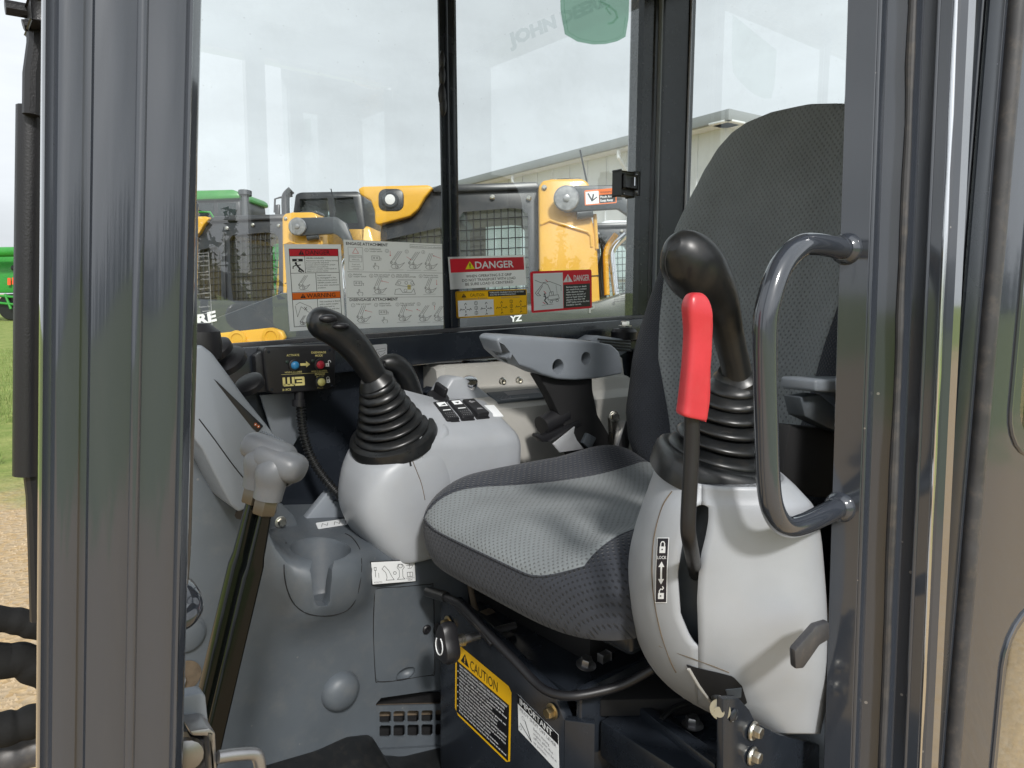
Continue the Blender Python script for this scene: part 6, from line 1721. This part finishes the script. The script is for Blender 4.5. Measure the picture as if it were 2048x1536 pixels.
# ------------------------------------------------------------------ wheel loader cab, tractor, sprayer
def wheel(m_list, c, r, w_, axis, parent, tyre='rubber', rim='yellow'):
    MB().lathe([(r * 0.55, -w_ / 2), (r * 0.9, -w_ / 2), (r, -w_ * 0.35), (r, w_ * 0.35), (r * 0.9, w_ / 2), (r * 0.55, w_ / 2)], c, axis, 28).build('tyre', M[tyre], parent)
    MB().lathe([(r * 0.55, -w_ * 0.35), (r * 0.5, -w_ * 0.2), (r * 0.2, -w_ * 0.15), (r * 0.18, -w_ * 0.3), (0.02, -w_ * 0.3)], c, axis, 24).build('rim', M[rim], parent)
wl = thing('wheel_loader', 'dark glazed cab of a wheel loader with bent exhaust behind the track loaders', 'loader', gz(g(650, 600, 9)))
cs_ = gpr([(590, 388), (600, 384), (715, 382), (724, 390), (732, 460), (730, 520), (584, 520), (582, 452)], 1.4, D=9, bev=0.03).build('cab_shell', M['mblack'], wl)
cts = [gpr(p, 3, D=9, back=-0.5).build('cutter', M['mblack']) for p in ([(600, 398), (655, 396), (660, 440), (598, 440)], [(668, 396), (706, 394), (716, 446), (672, 446)])]
cut(cs_, cts)
for p in ([(600, 398), (655, 396), (660, 440), (598, 440)], [(668, 396), (706, 394), (716, 446), (672, 446)]):
    MB().add([g(x, y, 9) + fh * 0.05 for x, y in p], [(3, 2, 1, 0)]).build('cab_glass', M['mglass'], wl, smooth=None)
MB().tube([Vector(p) for p in spline([tuple(g(572, 440, 8.8)), tuple(g(571, 402, 8.8)), tuple(g(573, 390, 8.8)), tuple(g(583, 380, 8.8))], 5)], 0.05, 12).build('exhaust', M['mblack'], wl)
MB().tube([Vector(p) for p in (g(585, 392, 8.8), g(560, 395, 8.8), g(550, 398, 8.8), g(549, 425, 8.8))], 0.012, 6).build('mirror_arm', M['mblack'], wl)
gpr([(549, 410), (558, 408), (558, 436), (550, 438)], 0.06, D=8.8, bev=0.01).build('mirror', M['mblack'], wl)
gpr([(560, 452), (740, 452), (760, 520), (760, 700), (540, 700)], 1.6, D=9, bev=0.04).build('loader_body', M['yellow'], wl)
for px in (575, 735): wheel(None, gz(g(px, 700, 8.9)) + Vector((0, 0, 0.7)), 0.7, 0.5, fh, wl)

tr_ = thing('green_tractor', 'green tractor with dark cab and tall exhaust behind the left loader', 'tractor', gz(g(450, 600, 14)))
gpr([(380, 392), (392, 382), (470, 380), (482, 388), (484, 398), (380, 402)], 1.7, D=14, bev=0.05, back=-0.1).build('cab_roof', M['green'], tr_)
sh_ = gpr([(384, 402), (478, 398), (482, 436), (384, 440)], 1.5, D=14, bev=0.02).build('cab_frame', M['mblack'], tr_)
for x0, x1 in ((392, 428), (436, 472)):
    MB().prism([g(x, y, 14) - fh * 0.01 for x, y in ((x0, 432), (x1, 430), (x1, 406), (x0, 406))], fh * 0.008).build('cab_window', M['mglass'], tr_)
MB().tube([g(491, 440, 14), g(490, 390, 14)], 0.07, 12).build('exhaust', M['mgrey'], tr_)
MB().tube([g(490, 391, 14), g(490, 382, 14)], 0.13, 12).build('exhaust_cap', M['mgrey'], tr_)
gpr([(380, 442), (384, 436), (555, 434), (566, 442), (572, 560), (380, 570)], 1.3, D=14, bev=0.06, back=0.1).build('hood', M['green'], tr_)
MB().tube([Vector(p) for p in (g(395, 438, 13.8), g(395, 424, 13.8), g(420, 424, 13.8), g(428, 436, 13.8))], 0.02, 6).build('handrail', M['green'], tr_)
gpr([(380, 560), (575, 560), (575, 640), (380, 640)], 1.1, D=14, bev=0.05, back=0.2).build('chassis', M['green'], tr_)
for px, r_ in ((420, 0.95), (535, 0.75)): wheel(None, gz(g(px, 600, 13.9)) + Vector((0, 0, r_)), r_, 0.5, fh, tr_)

cmb = thing('green_implement', 'green farm implement with orange reflectors standing far off on the grass', 'implement', gz(g(10, 640, 40)))
gpr([(-90, 512), (40, 512), (52, 520), (52, 580), (30, 586), (-90, 586)], 2.5, D=40, bev=0.08).build('hopper', M['green'], cmb)
MB().tube([g(-120, 506, 39), g(60, 503, 39)], 0.27, 14).build('auger_tube', M['green'], cmb)
MB().lathe([(0.16, 0), (0.16, 0.12), (0.08, 0.14)], g(30, 536, 40), -fh, 18).build('lamp', M['mblack'], cmb)
M['refl'] = pmat('orange_reflector', (0.85, 0.10, 0.02), 0.35)
for x, y in ((18, 562), (27, 561), (37, 558)):
    gpr([(x - 3, y - 6), (x + 3, y - 6), (x + 3, y + 8), (x - 3, y + 8)], 0.03, D=39.8).build('reflector', M['refl'], cmb)
gpr([(42, 560), (52, 560), (47, 546)], 0.03, D=39.8).build('slow_vehicle_triangle', M['refl'], cmb)
for a, b in (((-20, 590), (50, 596)), ((-20, 604), (40, 610)), ((10, 588), (22, 618)), ((30, 588), (46, 612))):
    MB().tube([g(*a, 39.5), g(*b, 39.5)], 0.07, 8).build('frame_tube', M['green'], cmb)
for px in (28, -40): wheel(None, gz(g(px, 620, 40)) + Vector((0, 0, 0.75)), 0.75, 0.6, fh, cmb)

pk_ = thing('pickup_truck', 'white pickup truck parked behind the loaders by the building', 'truck', gz(g(1230, 600, 9.6)))
gpr([(1150, 500), (1160, 478), (1186, 470), (1200, 446), (1214, 440), (1262, 440), (1276, 448), (1290, 478), (1400, 480), (1404, 560), (1150, 562)], 1.8, D=9.6, bev=0.05, seg=3).build('truck_body', M['white'], pk_)
gpr([(1205, 470), (1215, 450), (1236, 448), (1236, 472)], 0.02, D=9.6, back=-0.012).build('side_window', M['mglass'], pk_)
gpr([(1242, 448), (1262, 448), (1276, 474), (1242, 473)], 0.02, D=9.6, back=-0.012).build('side_window', M['mglass'], pk_)
gpr([(1396, 486), (1403, 486), (1403, 510), (1396, 510)], 0.05, D=9.6, back=-0.02).build('tail_light', M['p_red'], pk_)
for px in (1190, 1360): wheel(None, gz(g(px, 600, 9.6)) + Vector((0, 0, 0.42)), 0.42, 0.28, fh, pk_, rim='steel')

# ------------------------------------------------------------------ white metal shed
wallm = pmat('white_siding', (0.74, 0.765, 0.79), 0.6, var=0.04, vscale=0.6)
fasc = pmat('grey_fascia', (0.27, 0.29, 0.30), 0.5, var=0.05, vscale=0.5)
brown = pmat('brown_bay_shade', (0.14, 0.11, 0.09), 0.7, var=0.1, vscale=1)
bd = thing('metal_shed', 'long white metal sided shed with grey eaves behind the machines', 'building', gz(g(1300, 600, 20)))
K1 = g(1458, 222, 17.0); HZ = K1.z
def eave(px, py):            # point of the eave line seen at this pixel
    return at(px, py, Z=HZ)
Kl = eave(915, 364); Kr = eave(1640, 262)
Ldir = (Kl - K1).normalized(); Rdir = (Kr - K1).normalized()
Kl = K1 + Ldir * 34; Kr = K1 + Rdir * 16
inn = (Ldir + Rdir).normalized()
def wallq(a, b, z0, z1, th, name, mat, out):
    m = MB().prism([Vector((a.x, a.y, z0)), Vector((b.x, b.y, z0)), Vector((b.x, b.y, z1)), Vector((a.x, a.y, z1))], -out * th)
    return m.build(name, mat, bd, smooth=None)
oL = Vector((Ldir.y, -Ldir.x, 0)); oL = oL if oL.dot(EYE - K1) > 0 else -oL
oR = Vector((Rdir.y, -Rdir.x, 0)); oR = oR if oR.dot(EYE - K1) > 0 else -oR
wl0, wl1 = K1 - oL * 0.55 - oR * 0.55, Kl - oL * 0.55
wr1 = Kr - oR * 0.55
wallq(wl0, wl1, 0, HZ - 0.15, 0.2, 'long_wall', wallm, oL)
wallq(wl0, wr1, 0, HZ - 0.15, 0.2, 'end_wall', wallm, oR)
for a, b, o_, L_ in ((wl0, wl1, oL, 34), (wl0, wr1, oR, 15)):
    dr_ = (b - a).normalized(); n_ = int((b - a).length / 0.9)
    m = MB()
    for i in range(1, n_):
        p = a + dr_ * 0.9 * i + o_ * 0.012
        m.box((-0.03, -0.02, 0), (0.03, 0.02, HZ - 0.2), 0, 1, Matrix.Translation((p.x, p.y, 0)) @ Matrix.Rotation(math.atan2(dr_.y, dr_.x), 4, 'Z'))
    props(m.build('siding_ribs', wallm, bd, smooth=None), kind='stuff')
def beam(a, b, w_, h_, z, name, mat, out):
    MB().prism([Vector((a.x, a.y, z)), Vector((b.x, b.y, z)), Vector((b.x, b.y, z + h_)), Vector((a.x, a.y, z + h_))], -out * w_, 0.01).build(name, mat, bd)
beam(K1, Kl, 0.12, 0.26, HZ - 0.20, 'gutter', fasc, oL)
beam(K1, Kr, 0.12, 0.26, HZ - 0.20, 'gutter', fasc, oR)
beam(K1 - oL * 0.12, Kl - oL * 0.12, 0.5, 0.05, HZ - 0.22, 'soffit', wallm, oL)
beam(K1 - oR * 0.12, Kr - oR * 0.12, 0.5, 0.05, HZ - 0.22, 'soffit', wallm, oR)
rk = MB(); rk.add([K1 + Vector((0, 0, .05)), Kl + Vector((0, 0, .05)), Kl + (Kr - K1) + Vector((0, 0, .9)), Kr + Vector((0, 0, .05)) ], [(0, 1, 2, 3)]); rk.build('roof', fasc, bd, smooth=None)
for s_ in (4.0, 9.5, 13.5):
    a = K1 + Ldir * s_
    p0 = a - oL * 0.1 + Vector((0, 0, -0.25)); p1 = a - oL * 0.1 + Vector((0, 0, -0.45)); p2 = a - oL * 0.5 + Vector((0, 0, -0.9)); p3 = Vector((p2.x, p2.y, 0.1))
    MB().tube([p0, p1, p2, p3], 0.06, 8).build('downpipe', wallm, bd)
a = K1 + Rdir * 0.9
MB().tube([a - oR * 0.1 + Vector((0, 0, -0.25)), a - oR * 0.5 + Vector((0, 0, -1.0)), Vector((a.x, a.y, 0)) - oR * 0.5], 0.06, 8).build('downpipe', wallm, bd)
# slatted brown panel paints the dark open bay on the long side, glazed door on the end
def wpanel(a, dr_, o_, s0, s1, z0, z1, out_, name, mat):
    p = a + dr_ * s0 + o_ * out_; q_ = a + dr_ * s1 + o_ * out_
    return MB().prism([Vector((p.x, p.y, z0)), Vector((q_.x, q_.y, z0)), Vector((q_.x, q_.y, z1)), Vector((p.x, p.y, z1))], -o_ * out_ * 0.9).build(name, mat, bd, smooth=None)
shut = wpanel(wl0, Ldir, oL, 11.5, 16.5, 1.0, HZ - 0.75, 0.05, 'bay_shade_panel', brown)  # stands in for an open bay, its shade put into the brown
for i in range(12):
    z = 1.1 + i * (HZ - 1.9) / 12
    p = wl0 + Ldir * 11.5 + oL * 0.055; q_ = wl0 + Ldir * 16.5 + oL * 0.055
    MB().tube([Vector((p.x, p.y, z)), Vector((q_.x, q_.y, z))], 0.03, 6).build('bay_panel_slat', brown, shut)
wpanel(wl0, Ldir, oL, 16.6, 24, HZ - 1.3, HZ - 0.7, 0.05, 'brown_panel', pmat('tan_panel', (0.36, 0.28, 0.2), 0.6))
wpanel(wl0, Rdir, oR, 0.5, 4.0, 0.0, 4.0, 0.04, 'glazed_door', pmat('blue_grey_glazing', (0.16, 0.2, 0.25), 0.15))
wpanel(wl0, Ldir, oL, 1.2, 1.5, 4.1, 4.25, 0.2, 'wall_light', M['white'])
wpanel(wl0, Ldir, oL, 5.0, 6.6, 2.6, 3.6, 0.06, 'window', M['mglass'])

# ------------------------------------------------------------------ boom hoses at the lower left
sleeve = pmat('woven_sleeve', (0.012, 0.012, 0.012), 0.8, bump=0.8, bscale=120, spec=0.2)
for i, (pts, r_, lab) in enumerate((([(-40, 1236), (20, 1240), (60, 1248), (100, 1262), (140, 1290)], 0.0125, 'uppermost black sleeved hose at the lower left edge'),
                               ([(-40, 1318), (10, 1322), (45, 1320), (80, 1340), (130, 1370)], 0.0165, 'second black sleeved hose from the top at the lower left edge'),
                               ([(-40, 1462), (20, 1456), (60, 1444), (110, 1430), (150, 1420)], 0.0165, 'third black sleeved hose from the top at the lower left edge'),
                               ([(-40, 1524), (20, 1512), (60, 1500), (110, 1486), (150, 1476)], 0.019, 'lowest dusty grey sleeved hose at the lower left edge'))):
    P_ = [Vector(p) for p in spline([tuple(at(x, y, Y=0.62 + 0.02 * i)) for x, y in pts], 14)]
    rr = [r_ * 0.78 * (1 + 0.14 * noise.noise(Vector((k * 0.12, i * 7.1, 0)))) for k in range(len(P_))]
    h = MB().tube(P_, rr, 16).build('hydraulic_hose', sleeve if i < 3 else M['seal'], base=P_[0], smooth=60)
    props(h, lab, 'hose', 'boom hoses')

# ------------------------------------------------------------------ grass blades, pebbles, far wood behind the viewer
gm = pmat('grass_blades', (0.20, 0.27, 0.08), 0.7, var=0.3, vscale=2)
m = MB()
for k in range(9000):
    az = R(rng.uniform(81, 90)); dist = 6.2 + 18 * rng.random() ** 1.5
    x, y = dist * math.cos(az), dist * math.sin(az)
    if noise.noise(Vector((x * 0.8, y * 0.45, 2))) < (0.3 if dist < 8 else 0.0 if dist < 10.5 else -0.5): continue
    h = rng.uniform(0.05, 0.13); a = rng.uniform(0, PI); w_ = rng.uniform(0.004, 0.009)
    dx, dy = math.cos(a) * w_, math.sin(a) * w_
    lx, ly = rng.uniform(-.04, .04), rng.uniform(-.04, .04)
    m.add([(x - dx, y - dy, 0), (x + dx, y + dy, 0), (x + lx * .5 + dx * .6, y + ly * .5 + dy * .6, h * .6), (x + lx, y + ly, h), (x + lx * .5 - dx * .6, y + ly * .5 - dy * .6, h * .6)], [(0, 1, 2, 3, 4)])
props(m.build('grass', gm, smooth=None), 'tufts of green grass beside the machines', 'grass', kind='stuff')
pm_ = pmat('pebbles', (0.40, 0.31, 0.2), 0.85, var=0.35, vscale=8)
m = MB()
for k in range(5200):
    if k % 3: az, dist = R(rng.uniform(80, 91)), 1.8 + 4.5 * rng.random() ** 1.3
    else: az, dist = R(rng.uniform(9, 20)), 2.0 + 7 * rng.random()
    x, y = dist * math.cos(az), dist * math.sin(az)
    r_ = rng.uniform(0.004, 0.014)
    b0 = [(x + math.cos(2 * PI * q / 5 + k) * r_ * rng.uniform(.7, 1.2), y + math.sin(2 * PI * q / 5 + k) * r_ * rng.uniform(.7, 1.2), -0.001) for q in range(5)]
    m.add(b0 + [(x, y, r_ * rng.uniform(.5, .9))], [(q, (q + 1) % 5, 5) for q in range(5)])
props(m.build('gravel', pm_, smooth=None), 'loose tan gravel stones on the yard', 'gravel', kind='stuff')
tm = pmat('dark_conifers', (0.03, 0.05, 0.022), 0.9, var=0.4, vscale=0.8)
m = MB()
for k in range(70):
    x = -130 + k * 3.6 + rng.uniform(-1.5, 1.5); y = -88 + rng.uniform(-8, 6); h = rng.uniform(6, 13); w_ = h * rng.uniform(0.13, 0.2)
    for q in range(110):
        t = rng.random() ** 0.8; a = rng.uniform(0, 2 * PI); rr = w_ * (1 - t) * rng.uniform(.5, 1.15) + 0.2
        c = Vector((x + math.cos(a) * rr, y + math.sin(a) * rr, 1.0 + t * (h - 1)))
        s_ = rng.uniform(.5, 1.1)
        m.add([c + Vector((rng.uniform(-s_, s_), rng.uniform(-s_, s_), rng.uniform(-s_, s_) * .8)) for _ in range(3)], [(0, 1, 2)])
    m.lathe([(w_ * .55, 0.6), (w_ * .5, h * .3), (0.1, h * .92)], (x, y, 0), (0, 0, 1), 7)
props(m.build('far_wood', tm, smooth=None), 'dark wood of conifers across the field behind the viewer', 'wood', kind='stuff')
